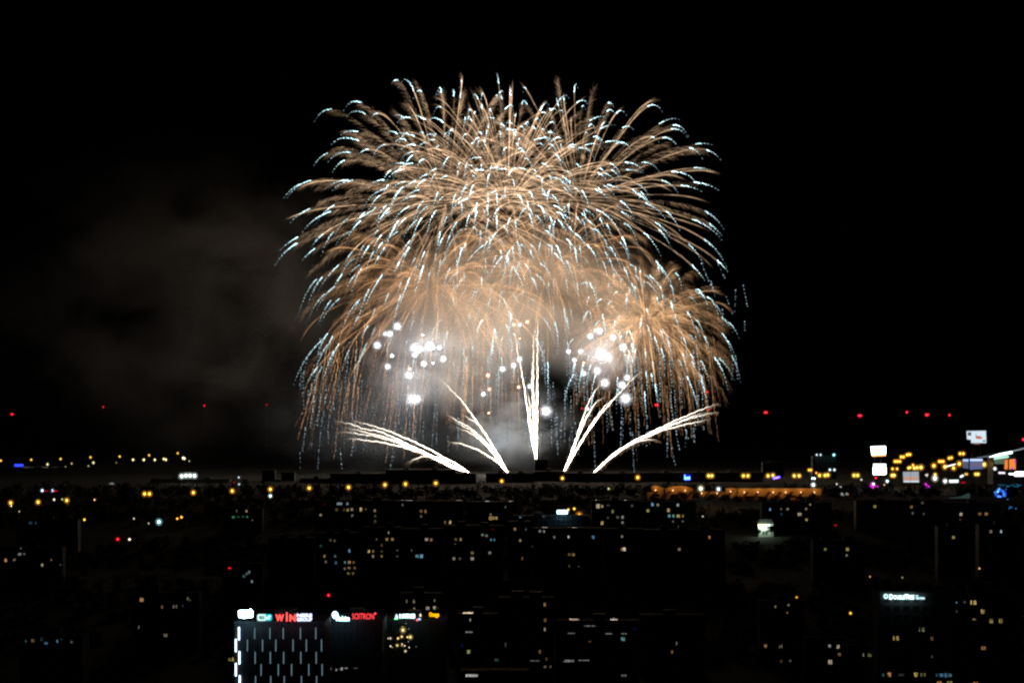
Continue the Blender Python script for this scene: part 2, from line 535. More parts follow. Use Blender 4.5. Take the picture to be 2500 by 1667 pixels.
WIN = [  # px, py, width, height, colour, strength, panes
(829,1229,16,7,'c',.45,4),(848,1229,6,8,'c',.3,1),(822,1244,8,8,'y',.12,2),(840,1244,5,8,'y',.12,1),(849,1244,7,8,'y',.4,2),(859,1243,7,8,'w',.45,2),
(860,1258,6,7,'n',.3,1),(881,1243,7,11,'y',.9,2),(915,1246,7,8,'y',.35,1),(783,1257,7,7,'w',.5,1),(916,1259,6,7,'w',.12,1),(916,1272,6,8,'w',.1,1),
(792,1231,5,5,'r',.10,1),(893,1243,4,8,'y',.12,1),
(1028,1247,8,7,'o',.25,2),(1039,1248,6,9,'o',.5,2),(1028,1260,6,6,'w',.18,1),(983,1232,3,6,'n',.25,1),
(1087,1274,6,8,'y',.28,2),(1099,1274,6,10,'y',.85,2),
(1198,1264,10,11,'y',.45,3),(1205,1264,6,9,'y',.55,2),(1212,1264,6,8,'y',.7,2),(1198,1255,3,4,'w',.4,1),(1234,1237,4,6,'t',.15,1),
(1318,1296,6,7,'c',.4,1),(1328,1297,5,8,'w',.3,1),(1352,1310,3,6,'n',.3,1),(1354,1311,3,8,'n',.25,1),(1270,1265,6,10,'b',.7,1),(1270,1249,4,4,'w',.4,1),
(1388,1310,4,6,'c',1.0,1),(1448,1311,8,9,'b',.45,2),(1328,1260,7,3,'n',.3,1),
(1460,1235,10,12,'w',.75,2),(1470,1235,7,8,'w',.5,1),(1485,1233,8,3,'n',.12,1),(1496,1248,6,9,'k',.5,2),(1470,1276,7,10,'y',.95,2),(1484,1263,5,6,'w',.12,1),
(1508,1262,8,7,'n',.18,2),(1520,1262,7,9,'n',.35,1),(1520,1275,7,7,'n',.28,1),(1543,1234,6,5,'n',.15,1),
(1593,1231,6,9,'b',.9,1),(1606,1232,7,7,'w',.45,2),(1582,1246,8,8,'k',.65,2),(1632,1245,7,10,'y',.8,2),(1655,1232,7,8,'c',.65,2),
(1634,1259,7,8,'t',.65,2),(1644,1259,6,8,'t',.55,1),(1656,1259,9,8,'y',.8,2),(1667,1259,6,8,'y',.3,1),(1643,1272,5,5,'n',.25,1),(1667,1272,6,4,'w',.2,1),(1657,1285,5,3,'n',.25,1),
(1880,1243,4,6,'b',.9,1),(1907,1242,4,6,'w',.12,1),(1923,1242,7,6,'w',.3,2),(1968,1242,6,6,'w',.3,1),(1978,1231,4,5,'y',.5,1),(1952,1255,11,9,'w',.6,3),(1969,1268,6,6,'y',.7,2),(1908,1255,4,6,'b',.15,1),
(2136,1236,8,8,'y',.45,2),(2225,1237,7,8,'o',.35,2),(2252,1227,8,6,'w',.12,2),(2228,1252,6,7,'n',.15,1),(2255,1254,6,6,'n',.08,1),
(2346,1255,8,9,'w',.7,2),(2392,1254,9,7,'o',.35,3),(2408,1254,9,8,'o',.5,2),(2344,1268,5,5,'o',.12,1),
(75,1276,10,8,'b',.10,3),(87,1276,5,8,'b',.13,2),
(1257,1291,7,8,'o',.6,2),(1284,1292,2,6,'n',.2,1),(1270,1319,5,7,'y',.45,1),(1275,1363,4,8,'o',.5,1),(1299,1334,2,4,'n',.2,1),
(783,1332,6,6,'g',.12,1),(807,1318,8,6,'w',.12,2),(817,1319,6,6,'w',.14,1),(853,1344,5,9,'b',.6,1),(818,1357,6,7,'t',.25,1),(792,1357,6,7,'o',.6,1),
(900,1345,7,9,'y',.85,1),(911,1345,5,6,'y',.35,1),(932,1330,6,7,'y',.18,2),(932,1345,5,5,'k',.15,1),(911,1357,5,8,'w',.4,1),(932,1357,6,6,'y',.35,2),
(945,1316,8,8,'y',.45,2),(958,1316,7,8,'y',.4,2),(949,1300,3,6,'w',.5,1),(920,1316,5,6,'w',.1,1),
(970,1343,4,5,'n',.15,1),(970,1357,6,5,'n',.1,1),
(1019,1357,10,8,'t',.5,3),(1029,1357,8,10,'b',.9,2),(1041,1316,9,8,'w',.65,3),(1053,1317,6,7,'o',.4,1),(1005,1343,4,6,'w',.12,1),
(1113,1316,7,7,'y',.2,2),(1125,1316,6,8,'y',.5,1),(1112,1327,6,3,'n',.15,1),(1178,1305,7,6,'n',.28,2),(1188,1307,7,6,'n',.35,2),(1199,1317,4,6,'b',.45,1),(1207,1317,4,6,'b',.5,1),
(1202,1291,8,6,'r',.06,2),(1153,1349,8,8,'y',.35,3),(1153,1363,9,9,'w',.45,3),(1196,1349,8,8,'w',.3,2),(1108,1363,8,8,'w',.45,3),(1123,1363,7,7,'w',.15,1),
(820,1373,7,8,'t',.2,1),(795,1371,6,8,'w',.2,1),(842,1372,6,7,'t',.3,1),(853,1372,8,8,'o',.55,2),(863,1372,6,7,'o',.25,1),
(853,1386,8,7,'w',.35,2),(866,1386,5,7,'o',.35,1),(851,1399,8,6,'y',.3,2),(862,1399,6,6,'y',.25,1),(842,1387,5,6,'w',.2,1),
(1390,1353,7,7,'y',.22,2),(1400,1353,8,8,'y',.3,2),(1390,1381,6,6,'y',.1,1),(1413,1382,4,3,'w',.1,1),
(1524,1340,8,10,'w',1.3,2),(1518,1340,5,8,'o',.4,1),(1519,1309,6,6,'w',.4,1),(1658,1340,8,8,'w',.38,2),(1732,1311,6,9,'o',.6,1),(1730,1276,5,6,'w',.12,1),
(2015,1340,7,7,'k',.45,2),(2069,1340,8,9,'y',.6,2),(2067,1355,5,7,'w',.25,1),(1956,1340,6,6,'w',.07,1),
(2328,1311,8,8,'y',.5,2),(2419,1297,7,8,'w',.5,2),(2444,1297,4,9,'c',1.0,1),
(48,1352,10,7,'n',.35,3),(59,1352,4,6,'n',.2,1),(14,1367,7,9,'o',.6,2),(35,1366,7,7,'w',.3,2),(103,1379,6,8,'w',.6,1),(125,1366,3,5,'o',.45,1),(51,1338,3,4,'n',.3,1),(147,1378,3,4,'n',.25,1),
(77,1443,4,8,'w',.4,1),(87,1442,5,5,'w',.08,1),
(346,1463,10,10,'o',.6,2),(396,1481,5,8,'o',.25,1),(424,1480,4,9,'w',.28,1),(431,1480,4,9,'w',.25,1),(458,1460,5,8,'k',.2,1),(463,1464,6,5,'w',.12,1),(446,1478,4,6,'n',.08,1),(339,1530,4,8,'n',.18,1),(404,1550,11,9,'w',.28,4),
(80,1563,10,9,'o',.25,2),(63,1564,5,6,'t',.18,1),(112,1569,11,6,'b',.28,2),(140,1564,5,8,'b',.4,1),(175,1566,6,7,'n',.1,1),(102,1559,7,10,'t',.07,2),(150,1560,10,3,'t',.06,2),
(993,1467,4,9,'w',.16,1),(1010,1467,5,10,'w',.3,1),(1011,1486,5,9,'w',.28,1),(1061,1465,4,8,'w',.2,1),(1044,1484,10,9,'w',.4,3),(1061,1483,7,9,'w',.6,2),(1070,1483,3,6,'o',.15,1),
(1148,1513,5,9,'w',.35,1),(1144,1590,10,10,'k',.65,3),(1128,1576,4,4,'u',.12,1),(1330,1475,6,9,'o',.42,1),(1331,1513,6,9,'o',.2,1),(1330,1535,5,9,'w',.45,1),(1318,1590,6,10,'o',.2,1),(1334,1608,5,8,'o',.2,1),(1331,1627,8,5,'w',.25,2),(1344,1626,4,6,'w',.22,1),(1234,1573,3,9,'n',.18,1),(1212,1610,10,8,'t',.10,3),(1192,1479,3,5,'b',.4,1),
(1478,1450,5,9,'k',.5,1),(1521,1559,10,10,'t',.55,3),(1640,1590,6,9,'o',.3,2),(1652,1570,3,10,'n',.15,1),(1550,1534,8,8,'u',.07,2),(1440,1565,9,4,'o',.14,1),(1523,1648,15,6,'n',.2,3),(1620,1655,5,9,'o',.15,1),
(1893,1480,4,8,'w',.3,1),(1925,1476,5,5,'w',.3,1),(1922,1495,4,5,'o',.3,1),(1869,1576,7,9,'o',.35,2),(1906,1577,10,9,'w',.2,3),(1907,1613,5,8,'o',.1,1),(1951,1636,4,4,'n',.25,1),(1929,1612,5,5,'n',.1,1),
(2025,1576,7,9,'n',.5,2),(2046,1578,9,10,'w',.55,2),(2049,1597,8,9,'o',.28,2),(2027,1615,10,12,'w',.75,2),(2108,1597,3,9,'w',.5,1),(2123,1598,11,9,'k',.3,3),(2068,1600,4,5,'k',.1,1),
(2335,1470,3,6,'b',.5,1),(2354,1469,8,8,'w',.1,2),(2371,1470,3,11,'y',.75,1),(2380,1470,8,11,'y',.75,2),(2399,1492,11,11,'y',.62,2),(2335,1492,5,7,'n',.07,1),(2420,1515,11,11,'y',.42,2),(2443,1515,11,11,'y',.48,3),(2379,1511,10,5,'y',.3,3),
(2245,1535,3,11,'n',.28,1),(2254,1536,7,11,'k',.26,1),(2182,1557,3,12,'y',.7,1),(2191,1557,8,12,'y',.62,2),(2275,1558,7,9,'o',.22,2),(2401,1581,12,10,'o',.4,3),(2275,1602,4,7,'n',.07,1),
(2171,1646,11,11,'o',.62,2),(2236,1646,9,11,'y',.66,1),(2249,1646,5,10,'k',.22,1),(2258,1646,6,10,'k',.25,1),(2156,1646,4,9,'t',.15,1),(2200,1646,18,7,'n',.05,4),(2287,1647,5,10,'b',.18,1),(2298,1647,12,10,'b',.35,3),(2310,1647,7,12,'b',.5,2),(2319,1647,10,10,'t',.25,2),(2293,1665,12,8,'o',.5,2),(2318,1665,14,8,'k',.4,3),(2382,1666,14,6,'o',.4,2),
(562,1609,10,9,'y',.45,3),(569,1608,4,11,'y',.7,1),
(603,1400,8,6,'c',.25,2),(596,1406,8,7,'t',.2,2),(615,1419,4,7,'c',.55,1),(608,1396,6,7,'c',.3,1),
(570,1262,8,5,'g',.35,2),(582,1261,6,3,'g',.2,1),(593,1261,7,4,'g',.18,1),(603,1261,5,5,'g',.3,1),(578,1247,3,8,'n',.15,1),(602,1247,4,7,'y',.7,1),(593,1236,6,6,'c',.18,2),(616,1269,6,3,'w',.15,1),
(801,1631,4,8,'n',.4,1),(807,1632,4,9,'n',.8,1),(821,1634,3,5,'n',.5,1),(831,1632,7,6,'n',.4,2),(835,1632,4,8,'n',.6,1),(845,1630,10,3,'n',.3,2),(868,1630,12,3,'n',.1,2),
(1152,1648,38,8,'n',.75,6),
(1145,1542,20,3,'n',.32,1),(1395,1545,20,3,'n',.35,1),(1486,1546,20,3,'n',.32,1),(1523,1546,16,3,'n',.3,1),(1440,1527,36,2,'n',.28,3),(1306,1612,30,2,'n',.2,1),(1391,1611,30,2,'n',.4,1),(1425,1611,34,2,'n',.3,1),(1388,1614,34,2,'n',.3,1),  # glowing strips that imitate firelight glints on roofs and ledges, not windows
]
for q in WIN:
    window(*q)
print('windows with no building:', MISSED)

def roof_sheet(px, w, ytop):
    """A wet metal roof strip that mirrors the fire in the sky."""
    b = min((q for q in BLD if q['x0'] <= px <= q['x1'] and abs(q['y'] - ytop) < 9), key=lambda q: abs(q['y'] - ytop), default=None)
    if b is None:
        print('no roof for', px, ytop)
        return
    u = (px - W0 / 2) * b['d'] / FPX - b['X']
    hz = CAMZ - (b['y'] - YH) * b['d'] / FPX - b['base']
    w2 = w * b['d'] / FPX / 2
    MB().box(u - w2, u + w2, .2, 7.5, hz + .03, hz + .16).build('roof_sheet', M_WET, b['o'])


for q in ((985, 12, 1222), (997, 18, 1222), (1120, 14, 1222), (1189, 12, 1224), (1247, 10, 1224), (1458, 9, 1221), (1528, 10, 1221), (1330, 13, 1288), (1389, 5, 1288), (1403, 12, 1288), (1143, 26, 1498), (1402, 22, 1514), (1500, 16, 1514), (1600, 16, 1153), (1640, 8, 1153), (1750, 9, 1153), (690, 14, 1176)):
    roof_sheet(*q)

# light bars on the glass tower
M_BARB = emit((0.62, 0.78, 1.0), 5.0, True, 'led_white')
M_BARD = emit((0.36, 0.62, 0.72), 0.42, False, 'led_dim')
LED = next(b for b in BLD if 'vertical light bars' in b['o']['label'])


def bar(px, y0, y1, w, m, out):
    d = LED['d']
    p0, p1 = at(px, y1, d), at(px, y0, d)
    w2 = w * d / FPX / 2
    MB().box(-w2, w2, -out, -.02, 0, p1.z - p0.z).build('light_bar', m, LED['o'], (p0.x - LED['X'], 0, p0.z - LED['base']))


for x, a, b in ((583.5, 1530, 1561), (576, 1559, 1590), (584.5, 1589, 1620), (576, 1618, 1649), (585.5, 1648, 1679)):
    bar(x, a, b, 2.9, M_BARB, .3)
for row, (a, b) in zip(((622, 659, 691.5, 733.5, 771), (604, 641, 673.5, 715.5, 748, 785), (623, 660, 692.5, 734.5, 772), (637.5, 679.5, 712, 754, 786.5), (624, 661, 694, 736, 773)),
                       ((1531, 1559), (1560, 1589), (1590, 1619), (1620, 1648), (1649, 1678))):
    for x in row:
        bar(x, a, b, 1.6, M_BARD, .15)

# ------------------------------------------------------------------ signs
def text_mesh(body, mat, width, height, bold=0.0, depth=.15):
    cu = bpy.data.curves.new('lettering', 'FONT')
    cu.body = body
    cu.size = 1.0
    cu.extrude = .04
    cu.offset = bold
    cu.resolution_u = 3
    tmp = bpy.data.objects.new('lettering', cu)
    me = bpy.data.meshes.new_from_object(tmp)
    bpy.data.objects.remove(tmp)
    n = len(me.vertices)
    co = np.empty(n * 3)
    me.vertices.foreach_get('co', co)
    co = co.reshape(-1, 3)
    lo, hi = co.min(0), co.max(0)
    x = (co[:, 0] - lo[0]) / (hi[0] - lo[0]) * width
    z = (co[:, 1] - lo[1]) / (hi[1] - lo[1]) * height
    y = -(co[:, 2] - lo[2]) / (hi[2] - lo[2]) * depth
    me.vertices.foreach_set('co', np.stack([x, y, z], 1).ravel())
    me.materials.clear()
    me.materials.append(mat)
    me.update()
    return me


def sign(name, label, x0, x1, y0, y1, d, cat='sign', legs=True, to=None, group=None):
    """Frame of a sign: panel rails at the back, feet down to the roof below."""
    p = at((x0 + x1) / 2, y1, d)
    t = thing(name, label, cat, p, 0, group)
    w, h = (x1 - x0) * d / FPX, (y1 - y0) * d / FPX
    b = MB()
    b.box(-w / 2, w / 2, .3, .42, h * .25, h * .25 + .1).box(-w / 2, w / 2, .3, .42, h * .75, h * .75 + .1)
    if legs:
        drop = (to - y1) * d / FPX if to else 1.0
        for i in range(3):
            u = (-.45 + .45 * i) * w
            b.box(u - .06, u + .06, .42, .54, -drop, h * .8)
    b.build('frame', M_DARK, t)
    return t, d, (x0 + x1) / 2, y1


def letters(s, body, x0, x1, y0, y1, col, st, bold=0.0, name='lettering'):
    t, d, cx, by = s
    me = text_mesh(body, emit(col, st, True, 'sign_light'), (x1 - x0) * d / FPX, (y1 - y0) * d / FPX, bold)
    return part(name, me, t, ((x0 - cx) * d / FPX, -.02, (by - y1) * d / FPX))


def shape(s, pts, col, st, name, y=(.05, .28)):
    """A glowing flat sign shape with an outline given in photo pixels."""
    t, d, cx, by = s
    q = [((px - cx) * d / FPX, (by - py) * d / FPX) for px, py in pts]
    return MB().prism(q, y[0], y[1]).build(name, emit(col, st, True, 'sign_light'), t)


def rrect(x0, x1, y0, y1, r=3, lr=True, rr=True):
    o = []
    for cx, cy, a0, on in ((x1 - r, y0 + r, -90, rr), (x1 - r, y1 - r, 0, rr), (x0 + r, y1 - r, 90, lr), (x0 + r, y0 + r, 180, lr)):
        if on:
            o += [(cx + r * math.cos(math.radians(a0 + k * 22.5)), cy + r * math.sin(math.radians(a0 + k * 22.5))) for k in range(5)]
        else:
            o += [(x1 if cx > (x0 + x1) / 2 else x0, y0 if cy < (y0 + y1) / 2 else y1)]
    return o


GSIGN = 'lit signs on the office roofs'
s = sign('rooftop_sign', 'overexposed blue-white sign block over the edge of the light-bar tower', 582, 617, 1488, 1507, 715, to=1518, group=GSIGN)
shape(s, [(582, 1490), (590, 1488.5), (600, 1489), (608, 1488.5), (611, 1485), (613, 1486), (614, 1489), (617, 1490), (617.5, 1505), (612, 1507), (598, 1507.5), (596, 1510), (594, 1507.5), (583, 1506)], (0.45, 0.8, 1.0), 14, 'light_panel')
s = sign('rooftop_sign', 'teal rounded sign with one white half, between white and red signs', 628, 664, 1498, 1515, 715, to=1518, group=GSIGN)
shape(s, rrect(628, 648, 1498.5, 1514.5, 4, True, False), (0.7, 1.0, 0.95), 1.2, 'light_panel')
shape(s, rrect(648.2, 664, 1498.5, 1514.5, 4, False, True), (0.0, 0.55, 0.62), 1.1, 'light_panel')
letters(s, 'es', 632, 646, 1502, 1511, (0.1, 0.45, 0.4), .6, .03)
letters(s, 'eT', 650, 661, 1502, 1511, (0.85, 1.0, 1.0), 1.8, .03)
s = sign('rooftop_sign', 'large red and blue-white two-tone lettering on the light-bar tower', 673, 762, 1495, 1516, 715, to=1518, group=GSIGN)
letters(s, 'W', 673, 693, 1499, 1515.5, (1.0, 0.06, 0.05), 3.2, .035)
letters(s, 'i', 698.5, 702, 1493.5, 1515.5, (1.0, 0.06, 0.05), 3.2, .03)
letters(s, 'N', 707, 722, 1499, 1515.5, (1.0, 0.06, 0.05), 3.2, .035)
letters(s, 'NERS', 725, 762, 1497, 1505.5, (0.55, 0.62, 1.0), 3.0, .03)
letters(s, 'GROUP', 725, 762, 1507, 1515.5, (0.55, 0.62, 1.0), 3.0, .03)
s = sign('rooftop_sign', 'cyan-white round emblem with a word beside it, next to red lettering', 811, 853, 1492, 1516, 755, to=1514, group=GSIGN)
em = [(818 + 7 * math.cos(math.radians(a)), 1500 + 8 * math.sin(math.radians(a))) for a in range(150, 400, 20)]
em += [(820.5, 1501), (817.5, 1503), (818, 1507), (816, 1510)]
shape(s, em, (0.4, 0.8, 1.0), 8, 'emblem')
letters(s, 'Holcim', 821, 853, 1503, 1515, (0.4, 0.8, 1.0), 6, .035)
s = sign('rooftop_sign', 'slim red lettering ending in a small raised dot', 860, 919, 1495, 1511, 755, to=1514, group=GSIGN)
letters(s, 'SOITRON', 860, 913, 1496.5, 1510.5, (1.0, 0.05, 0.06), 2.2, -.008)
shape(s, [(916 + 2.4 * math.cos(a * .7854), 1497 + 2.4 * math.sin(a * .7854)) for a in range(8)], (1.0, 0.05, 0.06), 2.6, 'emblem')
s = sign('rooftop_sign', 'white lettering with a blue and green triangle emblem', 963, 1014, 1497, 1511, 795, to=1514, group=GSIGN)
shape(s, [(963, 1510), (968, 1498), (973, 1510)], (0.55, 0.75, 1.0), 3, 'emblem')
shape(s, [(962.5, 1511.2), (973.5, 1511.2), (973, 1509), (963, 1509)], (0.05, 0.9, 0.2), 2.5, 'emblem', (-.05, .03))
shape(s, [(966.6, 1506.5), (968, 1502.5), (969.4, 1506.5)], (0.05, 0.08, 0.6), .5, 'emblem', (-.05, .03))
letters(s, 'SYNTHES', 975, 1013, 1498, 1508, (0.6, 0.95, 1.0), 5, .045)
s = sign('rooftop_sign', 'tiny red, white and amber logo after the white lettering', 1015, 1030, 1496, 1516, 795, to=1514, group=GSIGN)
shape(s, [(1024.5, 1504), (1024.5, 1499), (1026, 1496.5), (1028, 1500), (1028.5, 1504)], (1.0, 0.75, 0.5), 1.6, 'emblem')
shape(s, [(1018 + 2.4 * math.cos(a * .7854), 1512.5 + 2.6 * math.sin(a * .7854)) for a in range(8)], (1.0, 0.12, 0.12), 2, 'emblem')
letters(s, 'm', 1021, 1027, 1508, 1513, (0.5, 0.75, 1.0), 1.6, .04)
s = sign('rooftop_sign', 'orange glowing lettering on the dark office roof', 1048, 1072, 1493, 1508, 795, to=1514, group=GSIGN)
letters(s, 'Orange', 1048, 1071.5, 1494, 1507.5, (1.0, 0.36, 0.0), 2.6, .03)

s = sign('hotel_sign', 'white lettering with a round tree emblem on the hotel', 2157, 2258, 1448, 1463, 899, legs=False, group=GSIGN)
ring = [(2163 + 5.5 * math.cos(a * .3927), 1455 + 6.2 * math.sin(a * .3927)) for a in range(16)]
shape(s, ring, (0.6, 0.95, 1.0), 1.6, 'emblem')
shape(s, [(2160.5, 1455), (2162, 1452), (2164.2, 1451), (2165.6, 1454), (2164.6, 1457), (2163.6, 1457), (2163.6, 1459.5), (2162.4, 1459.5), (2162.4, 1457)], (0.05, 0.25, 0.3), .4, 'emblem', (-.06, .03))
letters(s, 'D', 2171, 2180.5, 1450, 1462, (0.65, 0.95, 1.0), 3.0, .02)
letters(s, 'OUBLE', 2181.5, 2209.5, 1452, 1462, (0.65, 0.95, 1.0), 3.0, .02)
letters(s, 'T', 2208.5, 2217.5, 1450, 1462, (0.65, 0.95, 1.0), 3.0, .02)
letters(s, 'REE', 2217, 2232, 1452, 1462, (0.65, 0.95, 1.0), 3.0, .02)
letters(s, 'BY', 2236, 2242.5, 1452, 1456, (0.65, 0.95, 1.0), 1.8, .02)
letters(s, 'HILTON', 2236, 2257, 1457, 1462, (0.65, 0.95, 1.0), 2.0, .03)

# signs and billboards further off
GBB = 'lit billboards along the far road'


def billboard(label, pts, d, col, st, foot=True, y_=(0, .5)):
    px = [p[0] for p in pts]
    py = [p[1] for p in pts]
    cx, by = (min(px) + max(px)) / 2, max(py)
    p = at(cx, by, d)
    t = thing('billboard', label, 'billboard', p, 0, GBB)
    q = [((x - cx) * d / FPX, (by - y) * d / FPX) for x, y in pts]
    MB().prism(q, 0, .4).build('light_panel', emit(col, st, True, 'billboard_light'), t)
    w = (max(px) - min(px)) * d / FPX
    h = (by - min(py)) * d / FPX
    b = MB().box(-w * .46, w * .46, .45, .8, h * .1, h * .9)
    if foot:
        g = p.z - ground(d) + 2
        for u in (-.22, .22):
            b.tube((w * u, .9, -g), (w * u, .9, h * .5), .35, .3, 8)
    b.build('frame', M_DARK, t)
    return t, d, cx, by


F = (-.12, -.01)
s = billboard('overexposed white billboard with an orange lower edge, topmost on its tall mast', [(2126, 1090), (2162, 1089), (2162, 1108), (2129, 1110)], 2500, (0.85, 1.0, 0.98), 10)
shape(s, [(2129, 1114), (2163, 1112.5), (2162, 1108.3), (2129, 1110.3)], (1.0, 0.35, 0.08), 2.2, 'light_strip', (0, .4))
s = billboard('overexposed greenish-white billboard below the one with the orange edge', [(2132, 1139), (2163, 1139), (2164, 1155), (2161, 1158), (2132, 1158)], 2490, (0.8, 1.0, 0.9), 8)
for i in range(8):
    shape(s, [(2132.5 + i * 3.9, 1137), (2135.4 + i * 3.9, 1137), (2135.4 + i * 3.9, 1132), (2132.5 + i * 3.9, 1132)], (0.8, 1.0, 0.95), 5, 'light_strip', (0, .3))
s = billboard('tilted white poster billboard with a small red picture, high over the lamps', [(2360, 1052), (2407, 1051), (2408, 1081), (2371, 1081), (2371, 1073), (2361, 1072)], 2520, (0.72, 0.86, 0.95), .95)
shape(s, [(2363, 1055), (2371, 1055), (2371, 1063), (2363, 1063)], (0.05, 0.1, 0.14), .3, 'picture', F)
shape(s, [(2365.5, 1057), (2368.5, 1057), (2368.5, 1061), (2365.5, 1061)], (0.3, 0.45, 0.55), .5, 'picture', (-.2, -.125))
shape(s, [(2382, 1068), (2385, 1062), (2387, 1065), (2392, 1063), (2396, 1067), (2400, 1068), (2395, 1071), (2384, 1071)], (0.85, 0.2, 0.12), .7, 'picture', F)
shape(s, [(2399, 1074.5), (2406, 1074.5), (2406, 1077.5), (2399, 1077.5)], (0.1, 0.13, 0.18), .4, 'picture', F)
shape(s, [(2382, 1058), (2383.2, 1058), (2383.6, 1067), (2382.4, 1067)], (0.2, 0.25, 0.3), .5, 'picture', F)
shape(s, [(2378, 1082.5), (2392, 1082.5), (2392, 1084), (2378, 1084)], (1.0, 0.4, 0.35), .4, 'picture', (0, .2))
s = billboard('grey-white billboard with a row of orange letters, in two halves', [(2204.5, 1151.5), (2223, 1151), (2243, 1150.5), (2244, 1177), (2206, 1177)], 2450, (0.62, 0.70, 0.78), .55)
shape(s, [(2206, 1173.5), (2243.5, 1173.5), (2243.5, 1176), (2206, 1176)], (0.8, 0.95, 1.0), 1.0, 'light_strip', F)
for i, hgt in enumerate((7, 8, 8, 7.5, 8, 8, 7, 8.5)):
    shape(s, [(2208 + i * 4.1, 1171.5), (2211 + i * 4.1, 1171.5), (2211 + i * 4.1, 1171.5 - hgt), (2208 + i * 4.1, 1171.5 - hgt)], (0.95, 0.36, 0.16), .75, 'picture', F)
shape(s, [(2222.4, 1151.5), (2223.2, 1151.5), (2223.2, 1176.5), (2222.4, 1176.5)], (0.15, 0.18, 0.2), .3, 'picture', (-.2, -.125))
s = billboard('broad bluish billboard with a lit upper edge between two orange lamps', [(2367.5, 1119.5), (2399, 1119.5), (2399.5, 1144), (2368, 1146)], 2460, (0.20, 0.24, 0.5), .55)
for i in range(9):
    shape(s, [(2368.5 + i * 3.4, 1125), (2371.4 + i * 3.4, 1125), (2371.4 + i * 3.4, 1120), (2368.5 + i * 3.4, 1120)], (0.5, 0.62, 1.0), 1.5, 'light_strip', F)
shape(s, [(2370, 1131), (2396, 1131), (2396, 1136), (2370, 1136)], (0.32, 0.25, 0.42), .5, 'picture', F)
s = billboard('narrow bluish billboard beside the broad bluish one', [(2350, 1120), (2364.5, 1120), (2364.5, 1144), (2351, 1142)], 2465, (0.18, 0.2, 0.32), .5)
for i in range(4):
    shape(s, [(2351 + i * 3.4, 1126), (2353.9 + i * 3.4, 1126), (2353.9 + i * 3.4, 1120.5), (2351 + i * 3.4, 1120.5)], (0.45, 0.58, 1.0), 1.3, 'light_strip', F)
s = billboard('orange billboard with a magenta edge, wider of the two orange ones', [(2464, 1121), (2479, 1120), (2480, 1145), (2464, 1145)], 2440, (1.0, 0.28, 0.05), .95)
shape(s, [(2478, 1121), (2480, 1121), (2480.5, 1133), (2477, 1130)], (0.8, 0.05, 0.6), .8, 'picture', F)
shape(s, [(2467, 1145.2), (2471, 1139), (2474, 1145.2)], (0.6, 0.05, 0.7), .8, 'picture', F)
billboard('narrow orange billboard panel beside the wider orange one', [(2453, 1122), (2460.5, 1121), (2460.5, 1145), (2452.5, 1145)], 2441, (1.0, 0.26, 0.06), .9)
s = billboard('long white canopy light strip in front of the bright market hall', [(2463, 1155), (2478, 1155), (2478, 1151), (2502, 1151), (2502, 1162), (2477, 1162), (2477, 1158), (2464, 1158)], 2430, (0.95, 0.92, 1.0), 4.5)
billboard('short pinkish-white light strip before the long white canopy', [(2438, 1151.5), (2454, 1152), (2454, 1156), (2438, 1156)], 2430, (0.95, 0.85, 1.0), 1.3)
s = billboard('white light strip of four lit boxes beneath the orange lamps', [(2317, 1171), (2340, 1170.5), (2340, 1177.5), (2318, 1178)], 2400, (0.8, 0.95, 0.95), 1.5)
s = sign('neon_sign', 'blue glowing neon lettering above the orange pavilions', 1671, 1684, 1160, 1171, 2300, to=1190, group=GBB)
for x_a, x_b, y_a in ((1671, 1673, 1158.5), (1673, 1676, 1164), (1677, 1680.5, 1163.5), (1681.5, 1684.5, 1162.5)):
    shape(s, [(x_a, 1170.5), (x_b, 1170.5), (x_b, y_a), (x_a, y_a)], (0.10, 0.24, 1.0), 6, 'lettering')
shape(s, rrect(1668.5, 1687, 1157, 1173, 4), (0.01, 0.05, 1.0), .45, 'light_panel', (.3, .5))
s = sign('neon_sign', 'violet slanted neon sign among the yellow lamps', 1886, 1906, 1161, 1170, 2300, to=1190, group=GBB)
shape(s, [(1886, 1168.5), (1889, 1164), (1903, 1161.5), (1906, 1163), (1902, 1167.5), (1888, 1170)], (0.18, 0.06, 1.0), 2.6, 'lettering')
shape(s, [(1889, 1166.8), (1902, 1163.4), (1902, 1164.6), (1889, 1168)], (0.55, 0.5, 1.0), 3, 'lettering', (-.1, .04))
s = sign('light_box', 'bright cyan-white sign box on an apartment roof', 1359, 1386, 1243, 1255, 1895, to=1260, group=GBB)
shape(s, rrect(1360, 1385.5, 1245, 1254, 1.5), (0.35, 0.75, 1.0), 7, 'light_panel')
s = sign('neon_sign', 'long blue neon bar over a strip of far lit windows', 35, 57, 1132, 1139, 3400, to=1145, group=GBB)
shape(s, rrect(35, 57, 1132.5, 1138.5, 1.5), (0.03, 0.06, 1.0), 1.6, 'light_panel')
# far lit strips on the horizon
building('warehouse', 'far low hall with a strip of cream windows under the blue neon bar', 30, 150, 1139, 3420, 20, group=GS, heads=0)
for x, w, st in ((59, 4, .6), (63, 4, .8), (66, 3, .6), (70, 3, .4), (74, 4, .5), (80, 4, .35), (104, 3, .5), (107, 3, .5), (110, 3, .45), (115, 5, .7), (130, 3, .25), (134, 3, .2), (140, 3, .25), (17, 2, .1)):
    window(x, 1142.5, w, 6, 'w', st, 1)

